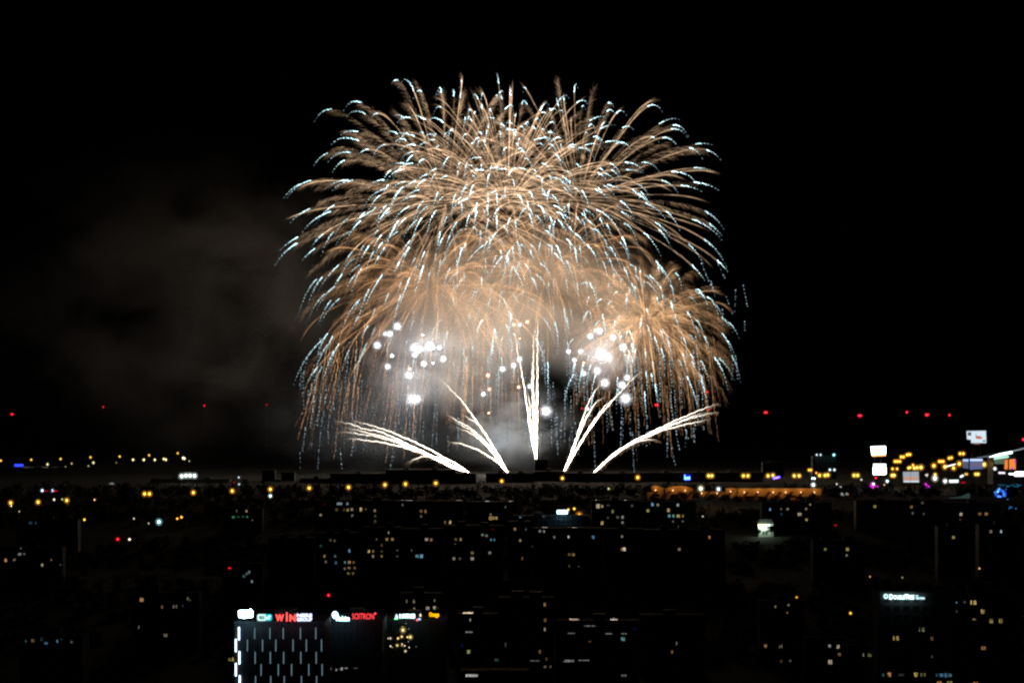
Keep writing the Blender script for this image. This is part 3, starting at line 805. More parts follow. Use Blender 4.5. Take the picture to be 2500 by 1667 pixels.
# bright market hall with slanted light line
t = thing('market_hall', 'hall with a white light line rising along its sloped roof', 'building', at(2455, 1182, 2480), 0, GS)
d = 2480
pc = lambda x, y: ((x - 2455) * d / FPX, (1182 - y) * d / FPX)
b = MB().prism([pc(2425, 1182), pc(2425, 1118), pc(2466, 1112), pc(2520, 1100), pc(2520, 1182)], 1.5, 30)
b.build('wall', M_PANEL, t)
roof_pts = [pc(2388, 1117.5), pc(2418, 1112), pc(2500, 1092.5), pc(2520, 1088), pc(2520, 1090), pc(2500, 1095), pc(2420, 1115), pc(2388, 1118.3)]
MB().prism(roof_pts, .6, 32).build('roof', M_DARK, t)
MB().prism([pc(2415, 1115), pc(2440, 1107), pc(2471, 1101), pc(2472, 1106), pc(2445, 1111), pc(2416, 1116)], .1, .5).build('light_strip', emit((0.75, 0.98, 1.0), 4.5, True, 'sign_light'), t)
MB().prism([pc(2386, 1117.2), pc(2415, 1112.6), pc(2415, 1113.8), pc(2386, 1118)], .1, .5).build('light_strip', emit((0.6, 0.8, 1.0), .4, True, 'sign_light'), t)
MB().prism([pc(2472, 1100), pc(2502, 1092.5), pc(2502, 1095), pc(2472, 1102.4)], .1, .5).build('light_strip', emit((0.8, 0.9, 1.0), .4, True, 'sign_light'), t)
MB().prism([pc(2427, 1114), pc(2463, 1111), pc(2463, 1117), pc(2427, 1122)], .9, 1.4).build('glowing_wall', emit((0.55, 0.95, 0.75), 1.0, True, 'sign_light'), t)  # light on the wall put in as its own glow
MB().prism([pc(2428, 1123), pc(2452, 1119), pc(2452, 1132), pc(2428, 1132)], .9, 1.4).build('glowing_wall', emit((0.5, 0.85, 0.6), .16, True, 'sign_light'), t)

# ------------------------------------------------------------------ lamps
U_POLE = MB().tube((0, 0, 0), (0, 0, 1), 1, .7, 8).mesh('pole', M_POLE)
U_ARM = MB().tube((0, 0, 0), (1, 0, 0), 1, 1, 6).mesh('arm', M_POLE)
_heads = {}


def halo_shell(col, s):
    """Added see-through glowing shell that imitates the lens halo round a lamp."""
    key = ('glow_shell', col, s)
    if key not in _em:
        m, nt, out = newmat('halo_glow')
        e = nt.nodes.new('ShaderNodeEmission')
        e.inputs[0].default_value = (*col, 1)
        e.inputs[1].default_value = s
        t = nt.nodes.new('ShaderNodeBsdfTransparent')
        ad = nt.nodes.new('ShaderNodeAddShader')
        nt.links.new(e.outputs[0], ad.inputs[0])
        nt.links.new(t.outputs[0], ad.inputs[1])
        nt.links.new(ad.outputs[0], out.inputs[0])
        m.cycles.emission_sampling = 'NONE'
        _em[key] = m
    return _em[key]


def head_mesh(col, st):
    if (col, st) not in _heads:
        c = C_[col] if isinstance(col, str) else col
        b = MB()
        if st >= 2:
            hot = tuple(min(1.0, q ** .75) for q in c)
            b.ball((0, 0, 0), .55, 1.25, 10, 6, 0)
            b.ball((0, 0, 0), 1.25, 1.1, 12, 8, 2)  # outer shells are added glow imitating lens halo, no real globe
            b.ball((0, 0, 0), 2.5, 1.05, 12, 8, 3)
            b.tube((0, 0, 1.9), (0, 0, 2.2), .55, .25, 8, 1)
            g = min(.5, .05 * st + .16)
            mats = [emit(hot, st, False), M_DARK, halo_shell(c, g), halo_shell(c, g * .22)]
        else:
            b.ball((0, 0, 0), 1, 1.15, 10, 6, 0)
            b.tube((0, 0, .95), (0, 0, 1.35), .55, .25, 8, 1)
            mats = [emit(c, st, False), M_DARK]
        _heads[(col, st)] = b.mesh('lamp_head', mats, True)
    return _heads[(col, st)]


def lamp(label, heads, col='s', st=30, r=2.0, h=9.0, group=None, name='street_lamp', d=None, pole_px=None, cat='street lamp'):
    """A lamp on a pole; heads are the photo pixels of its luminaires, r their radius in photo pixels."""
    cx = sum(p[0] for p in heads) / len(heads) if pole_px is None else pole_px
    ty = min(p[1] for p in heads)
    d = d or stand(cx, max(p[1] for p in heads), h)
    g = ground(d)
    base = at(cx, ty, d)
    H = base.z - g
    t = thing(name, label, cat, (base.x, d + .9, g), 0, group)
    if len(heads) > 1 or pole_px is not None:
        lo = min(min(p[0] for p in heads), cx)
        hi = max(max(p[0] for p in heads), cx)
        part('pole', U_POLE, t, (0, 0, 0), (.14, .14, H + .9))
        part('arm', U_ARM, t, ((lo - cx) * d / FPX, 0, H + .85), ((hi - lo) * d / FPX + .01, .07, .07))
    else:
        part('pole', U_POLE, t, (-.5, 0, 0), (.14, .14, H + .8))
        part('arm', U_ARM, t, (-.5, 0, H + .85), (.6, .07, .07))
    for p in heads:
        R = r * d / FPX
        q = at(p[0], p[1], d)
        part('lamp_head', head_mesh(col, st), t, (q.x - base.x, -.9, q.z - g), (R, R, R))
    return t


ORD = ['first', 'second', 'third', 'fourth', 'fifth', 'sixth', 'seventh', 'eighth', 'ninth', 'tenth', 'eleventh', 'twelfth']
GL = 'orange street lamps below the skyline'
for lab, x, y in (('orange street lamp directly above a small white light', 26, 1227), ('orange street lamp between the white-spotted lamp and the blue and red lights', 93, 1225), ('orange street lamp beneath a lone round white floodlight', 163, 1221),
                  ('orange street lamp below the quad of white floodlights', 472, 1202), ('orange street lamp under a tiny red light and white poles', 567, 1198), ('orange street lamp directly above a white-green light', 660, 1194),
                  ('orange street lamp below the shed with roof poles', 755, 1191), ('orange street lamp below the low edge of the long hall', 851, 1189), ('brightest orange street lamp below the tips of the low comet fan', 940, 1183),
                  ('orange street lamp close beside the brightest one below the halls', 990, 1181), ('orange street lamp below the base of the low comet fan', 1064, 1179), ('small orange street lamp below the leaning comet fan', 1225, 1174),
                  ('orange street lamp just below the dark tower and steep comet fan', 1373, 1167), ('orange street lamp near the end of the pavilions, before the blue neon', 1557, 1165)):
    lamp(lab, [(x, y)], 's', 8, 3.0 if x not in (1225, 1373) else 2.6, 9.5, GL)
lamp('two-armed orange street lamp on the dark slope', [(353, 1205), (365, 1205)], 's', 8, 3.0, 9.5, GL)
GD = 'double yellow lamps above the pavilions'
for i, (hs, lab) in enumerate((([(1730, 1161), (1738, 1161)], 'double yellow lamp right beside the blue neon lettering'), ([(1815, 1161), (1826, 1161)], 'double yellow lamp midway between blue and violet neon'),
                ([(1875, 1161), (1887, 1160)], 'double yellow lamp touching the violet neon sign'), ([(1939, 1161), (1951, 1161)], 'double yellow lamp just past the violet neon sign'),
                ([(2001, 1160), (2014, 1160), (2021, 1159)], 'triple yellow lamp below the grey block with cyan lamps'), ([(2085, 1160), (2094, 1160)], 'double yellow lamp before the tall white billboard mast'))):
    lamp(lab, hs, 'a', 6, 2.9, 8.5, GD)
GF = 'orange lamps between the billboards'
FAR = [([(1975, 1147), (1980, 1147)], 's', 12, 1.6, 'small orange twin lamp at the corner of the grey block'), ([(1993, 1154)], 's', 8, 1.3, 'tiny orange lamp close above the triple yellow lamp'),
       ([(2185, 1126), (2191, 1126), (2197, 1126)], 's', 18, 1.7, 'triple orange lamp lowest of the three stepped ones by the white billboards'), ([(2200, 1115), (2206, 1115)], 's', 18, 1.7, 'double orange lamp in the middle of three stepped ones'),
       ([(2214, 1110), (2218, 1109), (2222, 1109)], 's', 16, 1.6, 'triple orange lamp highest of the three stepped ones'), ([(2179, 1144), (2190, 1144)], 's', 14, 1.6, 'double orange lamp beside the greenish-white billboard'),
       ([(2178, 1160), (2183, 1160)], 'a', 20, 2.0, 'yellow lamp below the greenish-white billboard'), ([(2218, 1142), (2222, 1141)], 'a', 14, 1.6, 'orange twin lamp above the edge of the grey-white billboard'),
       ([(2232, 1142), (2239, 1141)], 'a', 18, 2.0, 'orange twin lamp above the middle of the grey-white billboard'), ([(2229, 1135)], 's', 12, 1.6, 'single orange lamp over the twins above the grey-white billboard'),
       ([(2248.5, 1140.5)], 'a', 26, 2.4, 'bright orange lamp over the corner of the grey-white billboard'), ([(2280, 1136.5)], 's', 26, 2.4, 'bright orange lamp standing alone above the big white floodlight'),
       ([(2293, 1126), (2298, 1126), (2303, 1126)], 's', 16, 1.7, 'triple orange lamp below the double one near the poster billboard'), ([(2307, 1139)], 's', 26, 2.4, 'bright orange lamp at the start of the thin white slanting light'),
       ([(2328, 1142)], 's', 26, 2.4, 'bright orange lamp under the end of the thin slanting light'), ([(2317, 1118), (2323, 1117)], 's', 16, 1.7, 'double orange lamp midway up between poster billboard and floodlights'),
       ([(2342, 1131.5)], 's', 28, 2.5, 'bright orange lamp at the near edge of the bluish billboards'), ([(2344, 1107), (2352, 1107)], 's', 18, 1.8, 'double orange lamp directly below the tilted poster billboard'),
       ([(2403, 1133.5)], 'a', 28, 2.5, 'bright orange lamp at the far edge of the broad bluish billboard'), ([(2382, 1157), (2388, 1157)], 'a', 16, 1.8, 'double yellow lamp beneath the broad bluish billboard'),
       ([(2283, 1158)], 'a', 14, 1.8, 'yellow lamp touching the top of the big white floodlight'), ([(2357, 1157), (2361, 1157)], 'a', 6, 1.2, 'tiny yellow twin lamp beside small blue-white lights'),
       ([(2429, 1138)], 's', 16, 1.9, 'orange lamp under the green-lit wall of the market hall'), ([(2440, 1138)], 's', 8, 1.6, 'dimmer orange lamp beside the narrow orange billboard'), ([(2450, 1140)], 's', 10, 1.7, 'orange lamp touching the narrow orange billboard'),
       ([(2482.5, 1138)], 's', 9, 1.6, 'orange lamp just past the wider orange billboard')]
for hs, c, st, r, lab in FAR:
    y = hs[0][1]
    lamp(lab, hs, c, st * .35 + .5, r * 1.4, 9, GF, d=2560 - (y - 1107) * 2.2)
GH = 'far lamps on the horizon'
for i, (x, y) in enumerate(((2, 1124), (76, 1122), (148, 1120), (221, 1116), (292, 1114), (364, 1111), (434, 1106))):
    lamp('small orange far lamp, %s of the rising horizon row' % (['lowest', 'second lowest', 'third lowest', 'middle', 'third highest', 'second highest', 'highest'][i]), [(x, y)], 'a', 5, 1.5, 9, GH, d=3500 + i * 20)
for x, y, st, lab in ((116, 1133, 4, 'pale yellow far lamp above the strip of cream windows'), (228, 1129, 4, 'pale yellow far lamp standing apart below the orange horizon row'), (325, 1122, 6, 'pale yellow far lamp, first of the close group near the quad floodlights'),
                      (351, 1122, 8, 'pale yellow far lamp, second and brightest single of the close group'), (378, 1122, 6, 'pale yellow far lamp, third of the close group near the quad floodlights'),
                      (175, 1131, 1.0, 'dim white far lamp between two pale yellow ones'), (216, 1137, .6, 'very dim white far lamp below the horizon row'), (160, 1139, .4, 'faintest far lamp past the strip of cream windows'), (462, 1125, .7, 'dim white far lamp beyond the bright twin at the row end'), (284, 1129, .25, 'faint grey far lamp below the orange horizon row')):
    lamp(lab, [(x, y)], (1.0, 0.85, 0.4), st, 1.6, 9, GH, d=3450)
lamp('pale yellow twin far lamp in the close group', [(400, 1120), (405, 1121.5)], (1.0, 0.85, 0.4), 6, 1.6, 9, GH, d=3450)
lamp('bright pale yellow twin far lamp at the end of the close group', [(447, 1117.5), (450, 1119)], (1.0, 0.85, 0.4), 9, 1.7, 9, GH, d=3450)
GW = 'white floodlights'
lamp('four white floodlights in a row on one mast above the skyline shed', [(443.5, 1162), (454, 1160.5), (464, 1160.5), (475, 1161)], (0.82, 1.0, 0.93), 14, 3.2, 14, GW, 'floodlight_mast', 2600, cat='floodlight')
for x, y, c, st, r, lab, dd in ((158, 1189, (0.85, 1.0, 1.0), 9, 2.8, 'white floodlight next to the blue and red lights', 2600), (273, 1185.5, (0.85, 1.0, 0.95), 12, 3.0, 'white floodlight alone on the dark skyline shed', 2600), (388, 1273.5, (0.45, 0.98, 1.0), 12, 3.4, 'strong cyan-white star-like floodlight in the dark slope', 1985),
                  (660, 1210, (0.7, 1.0, 0.95), 8, 2.3, 'white-green lamp right under an orange street lamp', 2120), (1711, 1192, (1.0, 0.92, 0.55), 14, 3.4, 'warm white floodlight in the gap between pavilions', 2130), (1754, 1193.5, (0.75, 0.88, 1.0), 9, 2.8, 'blue-white floodlight in the gap between pavilions', 2130),
                  (1985.5, 1183, (0.8, 1.0, 0.95), 11, 3.0, 'white floodlight over the end of the striped pavilion', 2140), (2282.5, 1167, (1.0, 1.0, 0.9), 14, 3.6, 'biggest white floodlight below the orange lamps', 2380), (2307.5, 1174, (1.0, 1.0, 0.92), 12, 2.9, 'white floodlight next to the strip of four lit boxes', 2380),
                  (2166, 1174.5, (0.8, 1.0, 1.0), 8, 2.3, 'white floodlight under the greenish-white billboard', 2400), (2429, 1143.5, (0.9, 0.95, 1.0), 8, 2.2, 'white light beneath the orange lamp of the market hall', 2436)):
    lamp(lab, [(x, y)], c, st, r, 10, GW, 'floodlight', dd, cat='floodlight')
lamp('two blue-white lamps side by side above the pavilion floodlight', [(1983.5, 1167.5), (1988.5, 1167.5)], (0.75, 0.88, 1.0), 14, 1.7, 10, GW, 'floodlight', 2250, cat='floodlight')
lamp('two small blue-white lamps below the tilted billboard lights', [(2346, 1163), (2350, 1161)], (0.7, 0.75, 1.0), 10, 1.6, 10, GW, 'floodlight', 2400, cat='floodlight')
lamp('small white lamp hanging close under an orange street lamp', [(28, 1233.5)], (1.0, .95, .8), 14, 1.7, 8, GW, 'street_lamp', 2170)
GP = 'small lights scattered over the dark slope'
for x, y, c, st, r, lab in ((132, 1219, 'w', 6, 1.4, 'small cream light beside the third orange street lamp'), (152, 1218.5, 'k', 2, 1.3, 'small dull yellow light touching an orange street lamp'), (231, 1219.5, 'o', 6, 1.2, 'small orange light on the dark slope before the two-armed lamp'),
                         (206, 1268, 's', 9, 1.7, 'small amber lamp in the dark above the red signal'), (433, 1265.5, 's', 9, 1.5, 'small amber lamp left of the one with a lit pole'.replace('left of', 'next to')), (443, 1262, 's', 12, 1.7, 'amber lamp with a lit pole by the cyan floodlight'),
                         (327, 1265.5, 'w', 3, 1.1, 'tiny white light before the cyan floodlight'), (363, 1277, 'w', 2, 1.0, 'tiny dim light close to the cyan floodlight'), (47, 1248, 'w', 1.5, 1.1, 'tiny white light under the orange street lamps'),
                         (316, 1316, 'w', 9, 1.6, 'small amber light beside the red signal'), (667, 1350, 's', 7, 2.0, 'orange light low in a dark block below green windows'), (746, 1352, 's', 8, 2.0, 'orange light above the orange smear of street'), (792, 1357, 'o', 2, 1.2, 'dim orange light among teal windows'),
                         (1402, 1241.5, 's', 12, 1.8, 'amber lamp with a lit pole behind the cyan-white sign box'), (1387.5, 1243.5, 's', 7, 1.7, 'small amber lamp at the corner of the cyan-white sign box'), (1414, 1257.5, 's', 9, 3.8, 'bright orange lamp beside the cyan-white sign box'),
                         (1486, 1192.5, 'k', 3, 1.5, 'small green-yellow light under the skyline'), (1445.5, 1190, 'n', 1, 1.1, 'tiny white light under the skyline'), (1716, 1260, 'n', 1.5, 1.2, 'tiny pinkish light below the warm white floodlight'),
                         (2076.5, 1496, 's', 6, 1.9, 'lone orange street light above the olive-green window'), (1945, 1457.5, 's', 3, 1.6, 'small orange light above the dim spots of a block'), (2391, 1387, 'o', 3, 1.3, 'tiny lamp with a red lit pole above the hotel'),
                         (2124, 1407, 'o', .8, 1.8, 'dim orange light above the hotel sign'), (2203, 1409, 'k', .5, 1.7, 'dim olive light above the hotel sign'), (2471, 1377, 'w', .6, 1.8, 'dim cream light in the dark above the hotel windows'),
                         (2043, 1181, 'n', 3, 1.2, 'small white light past the end of the striped pavilion'), (2052, 1189, 'n', 4, 1.3, 'small white light at the road by the striped pavilion'), (2103, 1170.5, 'n', 3, 1.3, 'small white light before the billboard mast'), (2159, 1183, 'o', 2, 1.3, 'small orange light between magenta ones and a floodlight'),
                         (1952, 1525, 'n', .3, 1.3, 'faint white spot in the dark below the lone orange light'), (833.5, 1577, 'n', .1, 1.2, 'faint white spot beside the light-bar tower'), (583, 1165, 'c', 3, 1.3, 'bluish light on a thin skyline mast'), (583.5, 1181.5, 'c', 2, 1.4, 'bluish light at the foot of a thin skyline mast')):
    lamp(lab, [(x, y)], c, st, r, 8, GP, 'small_lamp', cat='lamp')

# red aviation and signal lights on masts
GR = 'red beacon masts beyond the city'


def beacon(label, xs_, y, d, st=9, r=2.0, h=None, group=GR):
    cx = sum(xs_) / len(xs_)
    p = at(cx, y, d)
    g = ground(d) if h is None else p.z - h
    t = thing('beacon_mast', label, 'beacon', (p.x, d + 1, g), 0, group)
    H = p.z - g
    m = MB()
    for a in range(3):
        q = a * 2.0944
        m.tube((1.6 * math.cos(q), 1.6 * math.sin(q), 0), (.3 * math.cos(q), .3 * math.sin(q), H - .6), .16, .1, 5)
        for k in range(8):
            f0, f1 = k / 8, (k + 1) / 8
            q2 = q + 2.0944
            r0, r1 = 1.6 - 1.3 * f0, 1.6 - 1.3 * f1
            m.tube((r0 * math.cos(q), r0 * math.sin(q), f0 * (H - .6)), (r1 * math.cos(q2), r1 * math.sin(q2), f1 * (H - .6)), .07, .07, 4)
    m.build('mast', M_DARK, t)
    for x in xs_:
        q = at(x, y, d)
        R = r * d / FPX
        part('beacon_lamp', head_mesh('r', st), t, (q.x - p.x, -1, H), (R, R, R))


for xs_, y, st, r, lab in (([27.5, 31], 1011, 4, 1.5, 'twin red beacon over the far end of the horizon lamps'), ([252], 993, 2.5, 1.5, 'single red beacon high above the horizon lamps'), ([499], 990, 3.5, 1.5, 'single red beacon above the quad of floodlights'),
                       ([651], 988, 1.2, 1.5, 'faint red beacon before the dotted falling sparks'), ([799], 994.5, 1.0, 1.4, 'faint red beacon among the first dotted sparks'), ([945, 949], 988, .7, 1.4, 'faint twin red beacon behind the golden rain'),
                       ([1318, 1322], 997, 1.8, 1.5, 'red beacon beside the upright comet fan'), ([1421], 997, 1.8, 1.5, 'red beacon just behind the steep comet fan'), ([1601, 1605.5], 988.5, 6, 1.7, 'twin red beacon within the dotted sparks above the shallow fan'),
                       ([1727], 957, 4, 1.5, 'red beacon high above the tips of the shallow comet fan'), ([1730], 999, 4, 1.6, 'red beacon touching the tips of the shallow comet fan'), ([1867.5, 1871.5], 1006.5, 7, 1.7, 'twin red beacon alone past the shallow comet fan'),
                       ([2097, 2101.5], 1014.5, 8, 1.8, 'twin red beacon above the tall white billboard mast'), ([2214], 1006, 7, 1.7, 'single red beacon between two twin ones over the billboards'), ([2261, 2265], 1012.5, 8, 1.8, 'twin red beacon over the orange lamps'),
                       ([2318], 1013, 6, 1.7, 'single red beacon near the poster billboard'), ([2498.5], 1072.5, 10, 2.0, 'red beacon above the sloped market hall roof')):
    beacon(lab, xs_, y, 6500, st, r)
beacon('big red signal light in the dark slope', [287.5], 1315.5, 1850, 5, 2.4, 9, GP)
beacon('red beacon over the rooftop signs', [802], 1452, 1210, 5, 2.2, 12, GP)
beacon('small twin red light above the teal-lit shop', [558.5, 562], 1386, 1490, 1.2, 1.8, 8, GP)
beacon('tiny red light by the thin bluish mast', [571.5], 1177, 2600, 2, 1.4, 8, GP)
beacon('small red light under the tall white billboards', [2138, 1166][:1], 1166, 2450, 5, 1.6, 8, GP)
beacon('tiny red light in the dark under the magenta lights', [2039.5], 1281.5, 1700, 1.5, 1.4, 8, GP)

# coloured light groups
def light_cluster(label, pts, d, name='coloured_lights', group=None):
    cx = sum(p[0] for p in pts) / len(pts)
    by = max(p[1] for p in pts)
    g = ground(d)
    b0 = at(cx, by, d)
    t = thing(name, label, 'lights', (b0.x, d, g), 0, group)
    fr = MB()
    for i, (x, y, c, st, r) in enumerate(pts):
        q = at(x, y, d)
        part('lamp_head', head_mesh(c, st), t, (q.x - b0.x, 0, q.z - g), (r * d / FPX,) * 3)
        fr.tube((q.x - b0.x, .6, -.5), (q.x - b0.x, .6, q.z - g), .08, .08, 5)
    fr.box(min(p[0] for p in pts) * d / FPX - W0 / 2 * d / FPX - b0.x - .1, max(p[0] for p in pts) * d / FPX - W0 / 2 * d / FPX - b0.x + .1, .55, .65, .2, .35)
    fr.build('post', M_DARK, t)
    return t


light_cluster('magenta and white lights under the tall white billboards', [(2130, 1183, 'm', 5, 3.0), (2132, 1181, 'n', 14, 2.0), (2126, 1186, 'm', 3, 2.0), (2132, 1190, 'm', 2, 1.8), (2138, 1186, 'm', 2, 1.2), (2143, 1187, 'm', 1.8, 1.2), (2146, 1188, 'n', 1, 1.2)], 2380)
light_cluster('magenta lights below the grey-white billboard', [(2260, 1183, 'm', 3, 2.4), (2261, 1188, 'm', 2.5, 2.0), (2259, 1190, 'm', 1.5, 1.6), (2266, 1186.5, 'm', 1.6, 1.6), (2269, 1186.5, 'm', 1.2, 1.2)], 2380)
light_cluster('row of two blue-white and several red lights on the dark slope', [(103, 1197, (0.55, 0.7, 1.0), 14, 2.0), (127, 1197, (0.55, 0.7, 1.0), 16, 2.2), (108, 1198, 'r', 1.5, 1.3), (112, 1198, 'r', 1.2, 1.2), (117, 1197.5, 'r', .8, 1.2), (133, 1198, 'r', 1.5, 1.3), (136, 1198, 'r', 1.2, 1.2), (139, 1197.5, 'r', 1.5, 1.3)], 2300)
light_cluster('cyan lamps on the corners of the grey block', [(1994, 1110, 'c', 3, 1.5), (2003.5, 1110, 'c', 3, 1.5), (2036, 1110, (0.2, 0.85, 1.0), 14, 1.9)], 2815)
light_cluster('two bluish-white lamps at the foot of the grey block', [(2026, 1146.5, 'c', 6, 1.7), (2037, 1146.5, 'c', 6, 1.7)], 2780)
light_cluster('string of tiny white lights on a thin slanting line among orange lamps', [(2311 + i * 1.5, 1138.5 - i * .42, 'n', 5, .8) for i in range(15)], 2470)
light_cluster('two tiny white lights like a number between the billboards', [(2260, 1159, 'n', 1.6, 1.3), (2264, 1158, 'n', 2.0, 1.3), (2263, 1161.5, 'n', 1.6, 1.2)], 2420)
light_cluster('red tail lights low beside the strip of four lit boxes', [(2348, 1177, 'r', .5, 2), (2352, 1177.5, 'r', .45, 2), (2355, 1177, 'r', .4, 2)], 2390)

# ------------------------------------------------------------------ pavilions and floodlit house
def stripes_mat():
    m, nt, out = newmat('orange_striped_fabric')
    b = nt.nodes.new('ShaderNodeBsdfPrincipled')
    tc = nt.nodes.new('ShaderNodeTexCoord')
    sp = nt.nodes.new('ShaderNodeSeparateXYZ')
    m1 = nt.nodes.new('ShaderNodeMath'); m1.operation = 'MULTIPLY_ADD'
    m1.inputs[1].default_value = -0.8
    m2 = nt.nodes.new('ShaderNodeMath'); m2.operation = 'PINGPONG'
    m2.inputs[1].default_value = 4.1
    m3 = nt.nodes.new('ShaderNodeMath'); m3.operation = 'GREATER_THAN'
    m3.inputs[1].default_value = 2.75
    m4 = nt.nodes.new('ShaderNodeMath'); m4.operation = 'LESS_THAN'
    m4.inputs[1].default_value = 6.3
    m5 = nt.nodes.new('ShaderNodeMath'); m5.operation = 'MULTIPLY'
    mx = nt.nodes.new('ShaderNodeMix'); mx.data_type = 'RGBA'
    mx.inputs[6].default_value = (0.62, 0.30, 0.06, 1)
    mx.inputs[7].default_value = (0.16, 0.035, 0.03, 1)
    L = nt.links.new
    L(tc.outputs['Object'], sp.inputs[0])
    L(sp.outputs[2], m1.inputs[0])
    L(sp.outputs[0], m1.inputs[2])
    L(m1.outputs[0], m2.inputs[0])
    L(m2.outputs[0], m3.inputs[0])
    L(sp.outputs[2], m4.inputs[0])
    L(m3.outputs[0], m5.inputs[0])
    L(m4.outputs[0], m5.inputs[1])
    L(m5.outputs[0], mx.inputs[0])
    L(mx.outputs[2], b.inputs['Base Color'])
    b.inputs['Roughness'].default_value = 0.8
    L(b.outputs[0], out.inputs[0])
    return m


M_STR = stripes_mat()


def pavilion(label, x0, x1, y0, y1, d, peaks=0, nl=3, power=520):
    p = at((x0 + x1) / 2, y1, d)
    g = p.z - 1.0
    t = thing('pavilion', label, 'pavilion', (p.x, d, g), 0, 'orange pavilions under the lamps')
    w, h = (x1 - x0) * d / FPX, (y1 - y0) * d / FPX + 1.0
    hw = h if not peaks else h * .8
    if peaks:
        top = [(-w / 2, hw)]
        for i in range(peaks):
            top += [(-w / 2 + w * (i + .2) / peaks, hw + (h - hw) * .5), (-w / 2 + w * (i + .5) / peaks, h), (-w / 2 + w * (i + .8) / peaks, hw + (h - hw) * .5), (-w / 2 + w * (i + 1) / peaks, hw)]
        MB().prism([(-w / 2, 0), (w / 2, 0)] + top[::-1], 0, 14).build('fabric_wall', M_STR, t)
    else:
        MB().box(-w / 2, w / 2, 0, 16, 0, h - .3).build('wall', M_STR, t)
        MB().box(-w / 2 - .2, w / 2 + .2, -.2, 16.2, h - .3, h).build('roof', M_ROOF, t)
    for i in range(nl):
        u = (-.5 + (i + .5) / nl) * w + random.uniform(-1, 1)
        q = MB().ball((0, 0, 0), .35, 1.6, 8, 5, 0)
        q.box(-.06, .06, .3, 1.2, -.05, .05, 1)
        o = q.build('wall_lamp', [emit((1.0, 0.62, 0.3), 3.0, False), M_DARK], t, (u, -1.2, h * .66))
        li = bpy.data.lights.new('wall_lamp_light', 'POINT')
        li.energy = power
        li.color = (1.0, 0.62, 0.28)
        li.shadow_soft_size = .4
        lo = bpy.data.objects.new('wall_lamp_light', li)
        lo.location = (u, -4.5, h * 1.0)
        link(lo, t)
    return t


pavilion('long orange pavilion with diagonal maroon stripes', 1801, 2006, 1191, 1217, 2160, 0, 6)
pavilion('short orange pavilion between the long striped one and the floodlights', 1774, 1799, 1191, 1212, 2162, 0, 1)
pavilion('peaked orange tent next to the warm white floodlight', 1626, 1692, 1185, 1216, 2165, 1, 2)
pavilion('smaller peaked orange tent at the tree-covered end', 1581, 1621, 1185, 1214, 2168, 1, 1)
pavilion('low dim orange tent behind the two floodlights', 1697, 1772, 1199, 1210, 2175, 0, 2, 300)

# floodlit white house
d = stand(1868, 1309, 1.0)
p = at(1868, 1309, d)
t = thing('house', 'white house floodlit from small lamps under its eaves, half behind a tree', 'house', (p.x, d, ground(d) - 1), 0)
zb = p.z - ground(d) + 1
px_ = d / FPX
M_WHITE = solid('white_render', (0.7, 0.72, 0.66), .8)
MB().box(-17 * px_, 20 * px_, 0, 9, 0, zb + 31 * px_).build('wall', M_WHITE, t)
MB().prism([(-19 * px_, zb + 31 * px_), (22 * px_, zb + 31 * px_), (16 * px_, zb + 42 * px_), (-12 * px_, zb + 42 * px_)], -.4, 9.4).build('roof', M_ROOF, t)
for u, c, st in ((-15, (1, .72, .3), 7), (-9.5, (1, .55, .2), 4), (-.5, (1, .72, .3), 7), (9, (0.7, 1, .9), 6)):
    MB().ball((u * px_, -.5, zb + 27 * px_), 2.0 * px_, 1.2).build('wall_lamp', emit(c, st), t)
    li = bpy.data.lights.new('wall_lamp_light', 'POINT')
    li.energy = 420
    li.color = (0.72, 1.0, 0.78)
    li.shadow_soft_size = .3
    lo = bpy.data.objects.new('wall_lamp_light', li)
    lo.location = (u * px_, -2.6, zb + 22 * px_)
    link(lo, t)
for u in (-4, 3):
    MB().box((u - 2.6) * px_, (u + 2.6) * px_, -.06, -.005, zb + 4 * px_, zb + 13 * px_).build('window', solid('dark_glass', (.05, .07, .07), .2), t)

# ------------------------------------------------------------------ trees
def tree(label, px, py_top, d, width, lights=None, seed=0, foot=None):
    """Tapered trunk, limbs, and a crown of leaf-sized faces in uneven clumps."""
    r = np.random.default_rng(seed + 11)
    top = at(px, py_top, d)
    g = ground(d) if foot is None else foot
    H = max(4.0, top.z - g)
    t = thing('tree', label, 'tree', (top.x, d, g), 0, 'trees in the dark city')
    tr = MB().tube((0, 0, 0), (0.1, 0, H * .55), .28, .14, 8)
    cl = []
    for k in range(14):
        a, hz = r.uniform(0, 6.28), r.uniform(.42, .95)
        rad = width / 2 * math.sqrt(max(0, 1 - ((hz - .6) / .42) ** 2)) * r.uniform(.4, .95)
        c = np.array([rad * math.cos(a), rad * math.sin(a) * .8, hz * H])
        cl.append(c)
        tr.tube((0, 0, H * r.uniform(.25, .5)), tuple(c), .09, .03, 5)
    tr.build('trunk', M_BARK, t)
    V, Fc = [], []
    for c in cl:
        n = 70
        o = r.normal(0, 1, (n, 3)) * np.array([width * .13, width * .12, H * .07])
        for q in o:
            ctr = c + q
            u = r.normal(0, 1, 3); u /= np.linalg.norm(u)
            v = np.cross(u, r.normal(0, 1, 3)); v /= np.linalg.norm(v)
            s_ = r.uniform(.25, .55)
            b = len(V)
            V += [tuple(ctr - u * s_), tuple(ctr + v * s_ * .5), tuple(ctr + u * s_), tuple(ctr - v * s_ * .5)]
            Fc.append((b, b + 1, b + 2, b + 3))
    me = bpy.data.meshes.new('crown')
    me.from_pydata(V, [], Fc)
    me.materials.append(M_LEAF)
    part('crown', me, t)
    for (x, y, c, st, rr) in lights or []:
        q = at(x, y, d)
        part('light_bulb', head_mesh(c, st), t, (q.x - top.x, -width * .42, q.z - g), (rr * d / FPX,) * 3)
    return t


